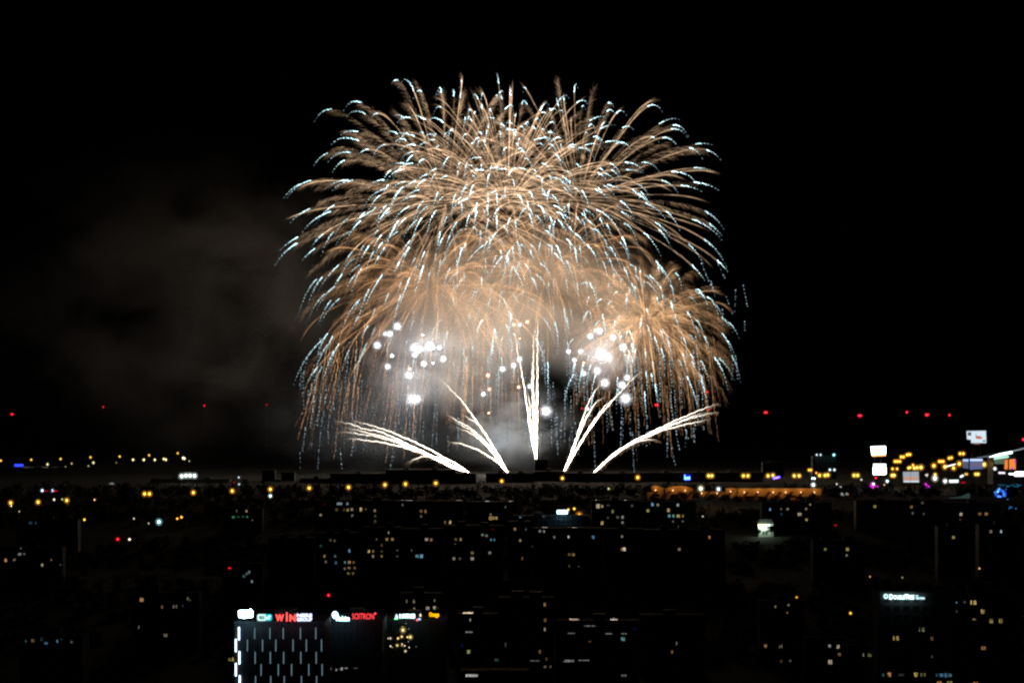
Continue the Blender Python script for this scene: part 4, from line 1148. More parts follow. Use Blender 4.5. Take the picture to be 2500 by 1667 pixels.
for i, (x, yt, w, lab) in enumerate(((1578, 1187, 9, 'dark tree at the end of the smaller peaked tent'), (1600, 1206, 7, 'small dark tree before the smaller peaked tent'), (1645, 1207, 8, 'dark bushy tree before the peaked tent by the floodlight'),
                         (1668, 1203, 6, 'pointed dark tree before the peaked tent by the floodlight'), (1705, 1203, 8, 'dark tree under the warm white floodlight'), (1735, 1206, 9, 'dark tree between the two pavilion floodlights'), (1770, 1207, 8, 'dark tree below the short orange pavilion'),
                         (1800, 1210, 7, 'dark tree where the long striped pavilion begins'), (1832, 1210, 9, 'low dark tree before the first stripe of the pavilion'), (1862, 1208, 8, 'dark tree before the middle stripes of the pavilion'), (1895, 1209, 9, 'dark tree before the later stripes of the pavilion'),
                         (1927, 1206, 9, 'taller dark tree before the pale letters of the pavilion'), (1958, 1210, 8, 'low dark tree near the far stripes of the pavilion'), (1988, 1206, 8, 'dark tree at the far corner of the striped pavilion'))):
    tree(lab, x, yt, 2135, w, None, i, at(x, yt, 2135).z - 6.5)
tree('dark tree half covering the floodlit white house', 1884, 1283, 1945, 6.5, None, 31, at(1884, 1283, 1945).z - 6.5)
tree('small dark tree at the corner of the floodlit house', 1851, 1288, 1948, 3.5, None, 32, at(1851, 1288, 1948).z - 5.5)
tree('tree with golden yellow lights showing through its crown', 977, 1526, 770, 8,
     [(985, 1535, 'y', 2.2, 3.4), (973, 1555, 'y', 1.2, 2.6), (982, 1551, 'y', 2.6, 1.9), (996, 1552, 'y', 1.8, 1.9), (1003, 1552, 'y', 2.2, 2.8), (949, 1555, 'w', 1.4, 1.2), (954.5, 1555, 'w', 2.0, 1.5), (971, 1572, 'y', 2.0, 1.9), (983, 1569, 'w', 1.6, 1.5), (982, 1573, 'o', 1.2, 1.2), (989, 1573, 'w', 1.8, 1.4), (955, 1574, 'w', 1.8, 1.5), (959, 1577, 'y', .6, 1.1), (1000, 1577, 'w', 1.6, 1.3), (991, 1586, 'w', 2.0, 1.6), (998, 1563, 'n', .4, 1.2), (984, 1527, 'y', .7, 1.2), (999, 1532, 'n', .25, 1.3), (992, 1519, 'n', .4, 1.0), (1017, 1575, 'n', .2, 1.2)], 41)
bl = []
rb_ = random.Random(3)
for i in range(46):
    a = rb_.uniform(0, 6.28)
    q = rb_.uniform(.45, 1.0)
    x, y = 2438 + 14 * q * math.cos(a), 1203 + 11 * q * math.sin(a)
    bl.append((x, y, (0.02, 0.09, 1.0) if i % 4 else (0.15, 0.5, 1.0), rb_.choice((.8, 1.4, 2.4)), rb_.uniform(1.0, 1.9)))
for i in range(18):
    bl.append((2434 + i * 3.2 + rb_.uniform(-1, 1), 1183 + rb_.uniform(-2, 4), (0.05, 0.45, 0.8), rb_.uniform(.12, .4), 1.3))
for x, y in ((2456, 1218), (2462, 1236), (2466, 1238), (2460, 1240), (2476, 1240), (2481, 1186), (2452, 1193)):
    bl.append((x, y, (0.05, 0.35, 0.9), .8, 1.2))
tree('tree wound with many small blue lights', 2445, 1178, 1960, 15, bl, 51, at(2445, 1178, 1960).z - 18)

# teal roof gable, its light put in as glow, and pair of pale ovals
t = thing('roof_gable', 'teal glowing triangular gable below the white floodlights', 'roof', at(2350, 1216, 2060), 0)
MB().prism([(-9, 0), (5.2, 0), (5.2, 3.4), (0, 1.2)], 0, 8).build('wall', emit((0.25, 0.5, 0.45), .09, False, 'glowing_gable'), t)
light_cluster('two pale oval lamps side by side below the striped pavilion end', [(2055, 1205, 'n', .28, 2.8), (2058, 1207, 'n', .22, 2.6), (2067, 1205, 'n', .3, 2.6), (2070, 1206, 'o', .2, 2.6)], 2080)

def treeline(name, label, y0, y1, x0, x1, step, hgt, seed):
    """Tree belt added to cover firelit ground: leaf-sized faces heaped into one dark mass."""
    r = np.random.default_rng(seed)
    V, Fc = [], []
    x = x0
    while x < x1:
        y = r.uniform(y0, y1)
        g, hh, w = ground(y) - .5, hgt * r.uniform(.6, 1.15), r.uniform(4, 8)
        for k in range(70):
            c = np.array([x + r.normal(0, w * .32), y + r.normal(0, w * .3), g + hh * min(1.0, abs(r.normal(.5, .27)))])
            u = r.normal(0, 1, 3); u /= np.linalg.norm(u)
            v = np.cross(u, r.normal(0, 1, 3)); v /= np.linalg.norm(v)
            s_ = r.uniform(.6, 1.5)
            b = len(V)
            V += [tuple(c - u * s_), tuple(c + v * s_ * .6), tuple(c + u * s_), tuple(c - v * s_ * .6)]
            Fc.append((b, b + 1, b + 2, b + 3))
        x += r.uniform(.5, 1.5) * step
    me = bpy.data.meshes.new(name)
    me.from_pydata(V, [], Fc)
    me.materials.append(M_LEAF)
    o = part(name, me, None)
    return tag(o, label, 'trees', None, 'stuff')


treeline('tree_screen', 'added dark belt of trees below the skyline halls', 2268, 2400, -420, 480, 2.6, 9, 1)
treeline('tree_screen', 'added dark trees on the slope under the orange street lamps', 2150, 2215, -420, 120, 3.4, 6.5, 2)
treeline('tree_screen', 'added dark trees between the upper apartment blocks', 2030, 2130, -420, 430, 3.4, 8, 3)
treeline('tree_screen', 'added dark trees before the upper row of apartment blocks', 1740, 1930, -380, 380, 2.6, 7, 4)
treeline('tree_screen', 'added dark trees before the middle row of apartment blocks', 1470, 1650, -320, 320, 2.4, 7, 5)
treeline('tree_screen', 'added dark trees around the lower blocks', 1160, 1450, -280, 280, 2.0, 6, 6)


# ------------------------------------------------------------------ fireworks
DF = 3000.0
MPX = DF / FPX
M_GOLD = emit_attr('golden_sparks', .17, thin=True)
M_GLIT = emit_attr('white_strobe_sparks', 1.0)
M_COMET = emit_attr('comet_fire', 1.0)


def np_mesh(name, V, F, mat, heat):
    me = bpy.data.meshes.new(name)
    nv, nf = len(V), len(F)
    k = F.shape[1]
    me.vertices.add(nv)
    me.vertices.foreach_set('co', np.ascontiguousarray(V, np.float32).ravel())
    me.loops.add(nf * k)
    me.loops.foreach_set('vertex_index', np.ascontiguousarray(F, np.int32).ravel())
    me.polygons.add(nf)
    me.polygons.foreach_set('loop_start', np.arange(0, nf * k, k, dtype=np.int32))
    me.materials.append(mat)
    a = me.attributes.new('ember_colour', 'FLOAT_COLOR', 'POINT')
    a.data.foreach_set('color', np.ascontiguousarray(np.concatenate([heat, np.ones((nv, 1))], 1), np.float32).ravel())
    me.update(calc_edges=True)
    return me


def strokes(P0, P1, R0, R1, col):
    """Many short three-sided needles from P0 to P1; returns vertices, quads, colours."""
    n = len(P0)
    T = P1 - P0
    T /= np.maximum(1e-6, np.linalg.norm(T, axis=1, keepdims=True))
    ref = np.where(np.abs(T[:, 1:2]) < .9, np.array([[0, 1.0, 0]]), np.array([[1.0, 0, 0]]))
    A = np.cross(T, ref)
    A /= np.linalg.norm(A, axis=1, keepdims=True)
    B = np.cross(T, A)
    V = np.empty((n, 6, 3))
    for i, q in enumerate((0, 2.0944, 4.18879)):
        o = A * math.cos(q) + B * math.sin(q)
        V[:, i] = P0 + o * R0[:, None]
        V[:, i + 3] = P1 + o * R1[:, None]
    b = (np.arange(n) * 6)[:, None, None]
    q = np.array([[0, 1, 4, 3], [1, 2, 5, 4], [2, 0, 3, 5]])[None]
    F = (b + q).reshape(-1, 4)
    H = np.repeat(col, 6, axis=0)
    return V.reshape(-1, 3), F, H


def tube_path(P, R, col, k=5):
    n = len(P)
    T = np.gradient(P, axis=0)
    T /= np.maximum(1e-6, np.linalg.norm(T, axis=1, keepdims=True))
    A = np.cross(T, np.array([[0, 1.0, 0]]))
    A /= np.maximum(1e-6, np.linalg.norm(A, axis=1, keepdims=True))
    B = np.cross(T, A)
    V = np.empty((n, k, 3))
    for i in range(k):
        q = 2 * math.pi * i / k
        V[:, i] = P + (A * math.cos(q) + B * math.sin(q)) * R[:, None]
    F = []
    for j in range(n - 1):
        for i in range(k):
            F.append((j * k + i, j * k + (i + 1) % k, (j + 1) * k + (i + 1) % k, (j + 1) * k + i))
    return V.reshape(-1, 3), np.array(F), np.repeat(col, k, axis=0)


def sphere_dirs(n, r, lo=-1.0, hi=1.0):
    i = np.arange(n) + .5
    z = lo + (hi - lo) * i / n
    ph = i * 2.399963 + r.uniform(0, 6.28)
    s_ = np.sqrt(1 - z * z)
    d_ = np.stack([s_ * np.cos(ph), s_ * np.sin(ph), z], 1) + r.normal(0, .07, (n, 3))
    return d_ / np.linalg.norm(d_, axis=1, keepdims=True)


def burst(label, cx, cy, Rpx, n, seed, depth=0.0, lo=-.45, hi=1.0, t1=1.5, t2=3.1, vt=.25, width=1.0, gold=(1.0, .60, .34), gb=1.0, wb=1.0,
          n_str=230, sharp=0.0, extra=0, slow=.7, core=.45, fuzz=1.0, lean=0.0, t0=.06, k=1.3, wcol=(0.60, 0.92, 1.0), tail=0.0):
    """One shell: stars fly out from the centre, slow in the air and fall; each leaves a golden ember trail and ends in white strobe."""
    r = np.random.default_rng(seed)
    D = DF + depth
    C = np.array(at(cx, cy, D))
    R = Rpx * D / FPX
    top = thing('firework_burst', label, 'firework', tuple(C), 0, 'golden firework shells')
    dirs = np.concatenate([sphere_dirs(n, r, lo, hi), sphere_dirs(max(1, extra), r, lo, hi)])
    spd = R * k * (slow + (1.1 - slow) * np.sqrt(r.uniform(0, 1, n + max(1, extra))))

    def pos(i, t):
        e = (1 - np.exp(-k * t)) / k
        p = dirs[i] * (spd[i] * e)[:, None]
        p[:, 2] -= vt * R * (t - e)
        p[:, 0] += lean * R * (t - e)
        return p
    more = []
    for i in range(n + extra):
        a1 = t1 * r.uniform(.72, 1.2)
        a2 = min(a1 + (t2 - t1) * r.uniform(.35, 1.15), 5.5)
        br = gb * r.uniform(.45, 1.25)
        m = int(n_str * r.uniform(.8, 1.2))
        tt = t0 + (a1 - t0) * r.uniform(0.0, 1, m) ** .62
        P = pos(i, tt)
        Tn = pos(i, tt + .02) - P
        Tn /= np.maximum(1e-6, np.linalg.norm(Tn, axis=1, keepdims=True))
        thin = r.uniform() < sharp
        age = r.uniform(0, 1, m) ** 1.3
        g_ = tt / a1
        wd = (.25 + 2.5 * g_ * (1.18 - g_) ** .7) * width * (.3 if thin else 1.0)
        P = P + r.normal(0, .42, (m, 3)) * wd[:, None]
        P[:, 2] -= age * (.5 + 4.6 * g_) * width * (.25 if thin else 1.0)
        Dr = Tn * (2.2 if thin else .9) + r.normal(0, .2, (m, 3)) * fuzz * (.3 if thin else 1)
        Dr[:, 2] -= .42 * (.2 if thin else 1.0)
        Dr[:, 0] += (.1 if not thin else 0) * np.sign(dirs[i][0])
        Dr /= np.linalg.norm(Dr, axis=1, keepdims=True)
        Ln = r.uniform(1.5, 8.5, m) * (1.5 if thin else 1.0)
        inten = br * (1 - .6 * age) * r.uniform(.1, 1.0, m) ** 1.6 * 2.6 * (1.35 * (1 - g_) ** .7 + .12)
        col = np.array(gold)[None] * inten[:, None]
        col = col * (1 + r.normal(0, .06, (m, 3)))
        rad = np.full(m, .13) * r.uniform(.7, 1.4, m)
        V, F_, H_ = strokes(P, P + Dr * Ln[:, None], rad, rad * .5, np.abs(col))
        tc_ = np.linspace(t0, a1, 26)
        Pc = pos(i, tc_)
        Vc, Fc_, Hc = tube_path(Pc, np.full(26, .16), np.array(gold)[None] * (br * core * (1 - .7 * tc_ / a1))[:, None], 3)
        V, F_, H_ = np.concatenate([V, Vc]), np.concatenate([F_, Fc_ + len(V)]), np.concatenate([H_, Hc])
        if i >= n:
            more.append((V, F_, H_))
            continue
        tr = part('spark_trail', np_mesh('spark_trail', V, F_, M_GOLD, H_), top)
        # white strobe end: beads along the falling path, dense at first, then dotted
        if wb > 0 and a2 > a1 + .15:
            tq = [a1 * .97]
            while tq[-1] < a2:
                f = (tq[-1] - a1) / (a2 - a1)
                sp_ = np.linalg.norm(pos(i, np.array([tq[-1] + .05])) - pos(i, np.array([tq[-1]]))) / .05
                tq.append(tq[-1] + (1.6 + 2.6 * max(0, f) ** .7) * r.uniform(.75, 1.3) / max(sp_, 3))
            tq = np.array(tq)
            P = pos(i, tq)
            f = np.clip((tq - a1) / (a2 - a1), 0, 1)
            Tn = pos(i, tq + .02) - P
            Tn /= np.maximum(1e-6, np.linalg.norm(Tn, axis=1, keepdims=True))
            side = .38 * np.sin(tq * 37 + i) * (1 - f)
            P[:, 0] += side
            P[:, 2] += side * .6
            bl_ = np.where(f < .25, 1.9, 1.5) * r.uniform(.8, 1.2, len(tq))
            it = wb * r.uniform(.5, 1.3) * (2.6 * (1 - f) ** 1.2 + .55) * r.uniform(.6, 1.3, len(tq))
            it *= np.where(f > .85, .5, 1)
            wc = np.array(wcol)[None] * it[:, None]
            rad = np.where(f < .4, .33, .28) * r.uniform(.85, 1.15)
            V, F_, H_ = strokes(P, P + Tn * bl_[:, None], rad * np.ones(len(tq)), rad * .75, wc)
            Vc, Fc_, Hc = tube_path(P, np.full(len(P), .07), wc * .12, 3)
            V, F_, H_ = np.concatenate([V, Vc]), np.concatenate([F_, Fc_ + len(V)]), np.concatenate([H_, Hc])
            part('strobe_tip', np_mesh('strobe_tip', V, F_, M_GLIT, H_), tr)
    if more:
        off = np.cumsum([0] + [len(q[0]) for q in more[:-1]])
        o = part('spark_trail', np_mesh('spark_trail', np.concatenate([q[0] for q in more]), np.concatenate([q[1] + b for q, b in zip(more, off)]), M_GOLD, np.concatenate([q[2] for q in more])), top)
        o['kind'] = 'stuff'
    return top


GOLD1 = (1.0, .64, .38)
GOLD2 = (1.0, .52, .24)
burst('big golden willow shell with broad fuzzy arms towards the smoke drift', 1085, 500, 400, 100, 1, -20, -.42, 1.0, gold=GOLD1, gb=1.0, n_str=190, sharp=.15, lean=-.03, t2=2.5, vt=.13, wb=1.6, extra=50)
burst('big golden willow shell with arched arms towards the beacon side', 1415, 490, 365, 100, 2, 30, -.45, 1.0, gold=GOLD1, gb=.8, n_str=160, sharp=.6, lean=.03, t2=2.5, vt=.13, wb=1.6, extra=50)
burst('central crown shell whose sharp golden rays reach the highest tips', 1240, 495, 378, 100, 3, 0, -.05, 1.0, gold=GOLD1, gb=.9, n_str=140, sharp=.75, t1=1.5, t2=2.4, vt=.14, wb=1.6, extra=60)
burst('loose inner golden shell scattering white tips before the others', 1190, 500, 330, 90, 7, -60, -.3, 1.0, gold=GOLD1, gb=.55, n_str=110, sharp=.6, t1=1.4, t2=2.4, vt=.22, wb=1.5)
burst('orange-gold shell raining low over the white stars', 1050, 700, 335, 100, 4, -40, -.5, .8, t1=1.7, t2=2.9, gold=GOLD2, gb=.42, wb=.8, n_str=240, width=1.3, sharp=.35, lean=-.04, vt=.22, extra=140, slow=.35, core=.2, fuzz=1.8)
burst('orange-gold shell with glowing core in the middle smoke', 1335, 680, 320, 90, 5, 20, -.5, .9, t1=1.7, t2=3.0, gold=GOLD2, gb=.4, wb=.8, n_str=220, width=1.2, sharp=.5, extra=150, slow=.35, core=.2, fuzz=1.8)
burst('compact golden peony shell lowest on the beacon side', 1578, 790, 228, 100, 6, -30, -.7, 1.0, t1=1.7, t2=3.0, vt=.2, gold=(1.0, .56, .27), gb=.5, wb=1.0, n_str=140, width=1.35, sharp=.12, lean=.02, extra=290, slow=.25, core=.07, fuzz=1.9)


def rain(label, spots, seed, gold=False):
    """Falling remnants: near-vertical dotted lines."""
    r = np.random.default_rng(seed)
    c = np.array(at(1240, 950, DF))
    top = thing('spark_rain', label, 'firework', tuple(c), 0, 'sparks falling under the shells')
    for (x, y, L_, dx, b_) in spots:
        p = np.array(at(x, y, DF + r.uniform(-90, 90)))
        n = max(4, int(L_ * MPX / 2.9))
        s_ = np.linspace(0, 1, n) + r.normal(0, .22 / n, n)
        P = p[None] - c[None] + np.stack([dx * MPX * (s_ + .25 * s_ ** 2), np.zeros(n), -L_ * MPX * s_], 1)
        P[:, 0] += .25 * np.sin(s_ * 30 + x)
        T = np.gradient(P, axis=0)
        T /= np.maximum(1e-6, np.linalg.norm(T, axis=1, keepdims=True))
        if gold:
            it = b_ * (1 - .6 * s_) * r.uniform(.5, 1.2, n)
            V, F_, H_ = strokes(P, P + T * 3.1, np.full(n, .2), np.full(n, .2), np.array(GOLD2)[None] * it[:, None])
            part('spark_trail', np_mesh('spark_trail', V, F_, M_GOLD, H_), top)
        else:
            it = .7 * b_ * np.clip(1.1 - .5 * s_, .2, 1) * r.uniform(.15, 1.5, n)
            V, F_, H_ = strokes(P, P + T * r.uniform(.9, 1.5, (n, 1)), np.full(n, .4), np.full(n, .36), np.array((.62, .86, 1.0))[None] * it[:, None])
            Vc, Fc_, Hc = tube_path(P, np.full(n, .07), np.array((.62, .86, 1.0))[None] * it[:, None] * .12, 3)
            V, F_, H_ = np.concatenate([V, Vc]), np.concatenate([F_, Fc_ + len(V)]), np.concatenate([H_, Hc])
            part('strobe_tip', np_mesh('strobe_tip', V, F_, M_GLIT, H_), top)


r_ = np.random.default_rng(77)
sp1 = []
for i in range(95):
    x = r_.uniform(735, 1260)
    y = r_.uniform(820, 1060) - 60 * abs(x - 1000) / 300 * 0
    L_ = r_.uniform(25, 95)
    y = min(y, 1148 - L_)
    sp1.append((x, y, L_, r_.uniform(-9, 3) * (1240 - x) / 450, r_.uniform(.5, 1.4)))
sp1 += [(732, 1107, 32, 1, .8), (830, 1096, 45, 4, 1.2), (768, 978, 60, -9, 1.4), (753, 952, 36, -3, .9), (815, 985, 42, 2, 1.2), (806, 982, 45, -2, 1.2), (1057, 1048, 46, -3, 1.2), (1093, 1064, 34, 1, 1.3), (957, 1114, 28, -3, 1.0)]
sp2 = []
for i in range(90):
    x = r_.uniform(1260, 1720)
    L_ = r_.uniform(25, 100)
    y = min(r_.uniform(800, 1070), 1150 - L_)
    sp2.append((x, y, L_, r_.uniform(-3, 9) * (x - 1200) / 450, r_.uniform(.6, 1.8)))
sp2 += [(1815, 697, 52, 8, 1.5), (1796, 706, 50, -2, .9), (1818, 783, 22, 0, 1.4), (1796, 870, 52, 4, 1.3), (1790, 880, 42, -2, 1.0), (1712, 640, 70, 24, 1.6), (1752, 640, 38, 14, 1.4), (1771, 720, 40, 12, 1.0), (1764, 755, 35, 1, 1.0), (1735, 685, 36, 8, 1.2), (1676, 1052, 37, -3, 1.1), (1638, 1085, 48, 8, 1.5), (1688, 1045, 30, 5, 1.3), (1650, 1050, 45, 6, 1.4)]
rain('dotted white sparks falling on the side of the smoke drift', sp1, 21)
rain('dotted white sparks falling on the side of the shallow comet fan', sp2, 22)
sp3 = []
for i in range(130):
    x = r_.uniform(745, 1270)
    L_ = r_.uniform(60, 190)
    y = min(r_.uniform(780, 960), 1120 - L_)
    sp3.append((x, y, L_, -26 * (1240 - x) / 450 * r_.uniform(.4, 1.2), r_.uniform(1.2, 4.2)))
rain('thin golden ember lines falling over the low flat comet fan', sp3, 23, True)
sp4 = []
for i in range(90):
    x = r_.uniform(1400, 1745)
    L_ = r_.uniform(60, 170)
    y = min(r_.uniform(800, 960), 1110 - L_)
    sp4.append((x, y, L_, 20 * (x - 1400) / 350 * r_.uniform(.4, 1.2), r_.uniform(.8, 2.8)))
rain('thin golden ember lines falling under the compact peony', sp4, 24, True)


def comet_fan(label, base, trails, seed):
    r = np.random.default_rng(seed)
    d_ = DF - 15
    b0 = np.array(at(base[0], base[1], d_))
    top = thing('comet_fan', label, 'firework', tuple(b0), 0, 'white comet fans')
    for pts in trails:
        q = np.array([base] + pts[::-1], float)
        # smooth curve through the measured points
        s_ = np.concatenate([[0], np.cumsum(np.linalg.norm(np.diff(q, axis=0), axis=1))])
        n = max(30, int(s_[-1] / 3))
        u = np.linspace(0, s_[-1], n)
        m = np.gradient(q, s_, axis=0)
        P2 = np.empty((n, 2))
        for j in range(n):
            i = min(len(s_) - 2, int(np.searchsorted(s_, u[j], 'right') - 1))
            h = s_[i + 1] - s_[i]
            x = (u[j] - s_[i]) / h
            P2[j] = (2 * x**3 - 3 * x**2 + 1) * q[i] + (x**3 - 2 * x**2 + x) * h * m[i] + (-2 * x**3 + 3 * x**2) * q[i + 1] + (x**3 - x**2) * h * m[i + 1]
        f = u / s_[-1]
        tg = np.gradient(P2, axis=0)
        tg /= np.linalg.norm(tg, axis=1, keepdims=True)
        nr = np.stack([-tg[:, 1], tg[:, 0]], 1)
        ph = r.uniform(0, 6)
        wob = (.28 + .5 * f) * np.sin(u / 3.4 + ph) * r.uniform(.6, 1.2) + .5 * np.sin(u / 9 + ph * 2)
        P2 = P2 + nr * (wob * np.clip(f * 6, 0, 1))[:, None]
        dep = r.uniform(-25, 25) * f
        P = np.stack([(P2[:, 0] - W0 / 2) * (d_ + dep) / FPX, d_ + dep, CAMZ - (P2[:, 1] - YH) * (d_ + dep) / FPX], 1) - b0[None]
        rad = (.2 + .16 * (1 - f) ** 2) * np.clip((1.02 - f) * 8, .12, 1)
        it = (20 * (1 - f) ** 1.6 + 3.4) * np.clip((1.03 - f) * 6, .15, 1)
        col = np.array((1.0, .91, .78))[None] * it[:, None]
        V, F_, H_ = tube_path(P, rad, col)
        # short embers shed along the trail
        ne = int(s_[-1] * .7)
        je = r.integers(0, n, ne)
        Pe = P[je] + r.normal(0, .8, (ne, 3))
        De = np.stack([r.normal(0, 1, ne), r.normal(0, 1, ne), -np.abs(r.normal(0, 1.3, ne))], 1)
        V2, F2, H2 = strokes(Pe, Pe + De * 1.5, np.full(ne, .13), np.full(ne, .05), np.array((1.0, .62, .35))[None] * r.uniform(.15, .8, (ne, 1)))
        part('comet_trail', np_mesh('comet_trail', np.concatenate([V, V2]), np.concatenate([F_, F2 + len(V)]), M_COMET, np.concatenate([H_, H2])), top)
    return top


comet_fan('low flat fan of white comets leaning over the long dark halls', (1144, 1153), [
    [(822, 1028), (857, 1035), (880, 1044), (925, 1053), (985, 1079), (1040, 1105), (1100, 1133)], [(857, 1025), (890, 1034), (935, 1047), (985, 1067), (1040, 1092), (1085, 1117), (1120, 1136)],
    [(842, 1043), (880, 1052), (925, 1063), (985, 1083), (1040, 1109), (1095, 1135)], [(829, 1053), (870, 1058), (920, 1066), (980, 1084), (1035, 1108), (1092, 1134)],
    [(843, 1070), (890, 1074), (950, 1083), (1000, 1096), (1050, 1113), (1100, 1139)], [(996, 1128), (1015, 1120), (1040, 1113), (1060, 1114), (1100, 1133)]], 1)
comet_fan('leaning fan of white comets rising into the brightest smoke', (1240, 1154), [
    [(1068, 920), (1098, 948), (1130, 982), (1165, 1031), (1190, 1068), (1215, 1108)], [(1126, 1010), (1145, 1022), (1165, 1033), (1190, 1068), (1214, 1108)],
    [(1090, 1012), (1115, 1026), (1145, 1043), (1180, 1073), (1210, 1110)], [(1110, 1029), (1135, 1042), (1165, 1063), (1192, 1090), (1215, 1118)],
    [(1118, 1044), (1140, 1053), (1168, 1070), (1195, 1097), (1218, 1124)], [(1096, 1080), (1120, 1082), (1150, 1091), (1185, 1108), (1212, 1126)]], 2)
comet_fan('tall upright fan of white comets standing on the dark tower', (1309, 1122), [
    [(1257, 805), (1262, 850), (1274, 910), (1285, 980), (1296, 1060)], [(1288, 952), (1292, 980), (1297, 1030), (1303, 1080)], [(1298, 880), (1299, 940), (1301, 1000), (1305, 1070)],
    [(1302, 800), (1302, 880), (1302, 960), (1305, 1050)], [(1313, 760), (1312, 860), (1312, 960), (1311, 1050)], [(1308, 935), (1309, 1000), (1310, 1060)]], 3)
comet_fan('steep fan of white comets whose tallest passes the white stars', (1376, 1154), [
    [(1570, 903), (1540, 930), (1500, 973), (1462, 1017), (1425, 1070), (1396, 1118)], [(1470, 933), (1450, 958), (1434, 990), (1418, 1035), (1398, 1095)], [(1478, 968), (1455, 983), (1436, 1010), (1415, 1055), (1396, 1104)],
    [(1510, 967), (1490, 980), (1462, 1010), (1432, 1055), (1403, 1105)], [(1451, 985), (1438, 1010), (1422, 1042), (1400, 1095)]], 4)
comet_fan('shallow fan of white comets reaching out past the golden rain', (1450, 1153), [
    [(1757, 985), (1735, 991), (1700, 1005), (1650, 1026), (1600, 1050), (1550, 1075), (1500, 1107)], [(1755, 1006), (1725, 1011), (1690, 1020), (1645, 1035), (1590, 1060), (1545, 1080), (1498, 1112)],
    [(1735, 1023), (1700, 1030), (1665, 1038), (1620, 1050), (1575, 1068), (1530, 1090), (1490, 1116)], [(1610, 1060), (1598, 1059), (1580, 1063), (1550, 1076), (1500, 1107)],
    [(1606, 1075), (1585, 1073), (1562, 1076), (1535, 1085), (1495, 1112)], [(1728, 1005), (1690, 1017), (1640, 1037), (1590, 1058), (1540, 1083), (1495, 1112)]], 5)


# burning white stars: a hot ball with added radiating needles that imitate its soft glow
M_STAR = emit_attr('burning_star', 1.0)


def star_mesh(core, halo, seed):
    r = np.random.default_rng(seed)
    b = MB().ball((0, 0, 0), .5, 1, 12, 8)
    V0 = np.array(b.v)
    Q = []
    for f in b.f:
        Q.append(tuple(f) if len(f) == 4 else (f[0], f[1], f[2], f[2]))
    n = 1500
    d_ = r.normal(0, 1, (n, 3))
    d_ /= np.linalg.norm(d_, axis=1, keepdims=True)
    a0 = r.uniform(.4, 1.0, n)[:, None] ** 1.0
    a0 = .4 + (a0 - .4) * 4.2
    a1 = a0 + r.uniform(.1, .8, n)[:, None]
    fall = np.exp(-1.5 * (a0 - .4))
    V1, F1, H1 = strokes(d_ * a0, d_ * a1, np.full(n, .045), np.full(n, .012), np.array(halo)[None] * fall * r.uniform(.4, 1.3, (n, 1)))
    V = np.concatenate([V1, V0])
    me = bpy.data.meshes.new('star')
    me.from_pydata([tuple(p) for p in V], [], [tuple(int(i) for i in f) for f in F1] + [tuple(i + len(V1) for i in f) for f in b.f])
    me.materials.append(M_STAR)
    a = me.attributes.new('ember_colour', 'FLOAT_COLOR', 'POINT')
    h = np.concatenate([np.concatenate([H1, np.repeat(np.array([core], float), len(V0), 0)]), np.ones((len(V), 1))], 1)
    a.data.foreach_set('color', np.ascontiguousarray(h, np.float32).ravel())
    me.update()
    return me


U_STARW = star_mesh((60, 61, 64), (7.0, 7.1, 7.5), 5)
U_STARO = star_mesh((12, 8.5, 6), (3.0, 1.5, .85), 6)


def star_burst(label, pts, seed, power):
    r = random.Random(seed)
    cx = sum(p[0] for p in pts) / len(pts)
    cy_ = sum(p[1] for p in pts) / len(pts)
    c = at(cx, cy_, DF - 10)
    t = thing('star_shell', label, 'firework', c, 0, 'white star shells')
    for x, y, s_ in pts:
        d_ = DF - 10 + r.uniform(-25, 25)
        p = at(x, y, d_)
        w = s_ > 0
        R = abs(s_) * r.uniform(.6, 1.2) * d_ / FPX
        part('star', U_STARW if w else U_STARO, t, tuple(p - c), (R, R, R))
    return t


star_burst('clustered white stars in the brightest smoke over the leaning fan', [(970, 797, 4.5), (941, 815, 4.2), (952, 815, 5), (921, 843, 4.5), (957, 869, 4.5), (947, 895, 4.5), (1032, 818, 3), (1012, 850, 6), (1022, 853, 5), (1033, 852, 6), (1049, 845, 7), (1040, 850, 5), (1058, 849, 4.5), (1073, 849, 5), (1013, 866, 5), (1082, 876, 6), (1035, 888, 5), (1057, 886, 3.2), (1000, 900, -4), (998, 917, 6.5), (1008, 975, 6.5), (1018, 974, 7)], 1, 1)
star_burst('scattered white stars along the upright comet fan', [(1255, 792, -4), (1269, 793, 4), (1287, 786, -4.5), (1269, 826, -3), (1268, 877, 4), (1254, 892, 5), (1227, 901, 5), (1191, 916, -4), (1194, 950, -4), (1180, 962, 4.2), (1193, 1008, -4), (1294, 943, 4.5), (1333, 1004, 6), (1266, 945, -4)], 2, 1)
star_burst('white stars hanging before the compact golden peony', [(1464, 808, 5), (1441, 821, 4.5), (1497, 824, 6.5), (1521, 848, 5), (1388, 858, 4.5), (1417, 858, 4.5), (1402, 879, 3.5), (1425, 885, -4), (1463, 868, 5), (1470, 864, 6), (1476, 869, 6), (1484, 874, 6), (1425, 912, 6), (1458, 905, 5.5), (1476, 935, 5), (1519, 940, 4.5), (1531, 922, 4), (1527, 973, 6), (1434, 998, 4)], 3, 1)


# ------------------------------------------------------------------ smoke and the light inside it
def fire_light(px, py, power, col, soft=8, d=DF, parent=None):
    li = bpy.data.lights.new('firework_light', 'POINT')
    li.energy = power
    li.color = col
    li.shadow_soft_size = soft
    o = bpy.data.objects.new('firework_light', li)
    o.location = at(px, py, d)
    return link(o)


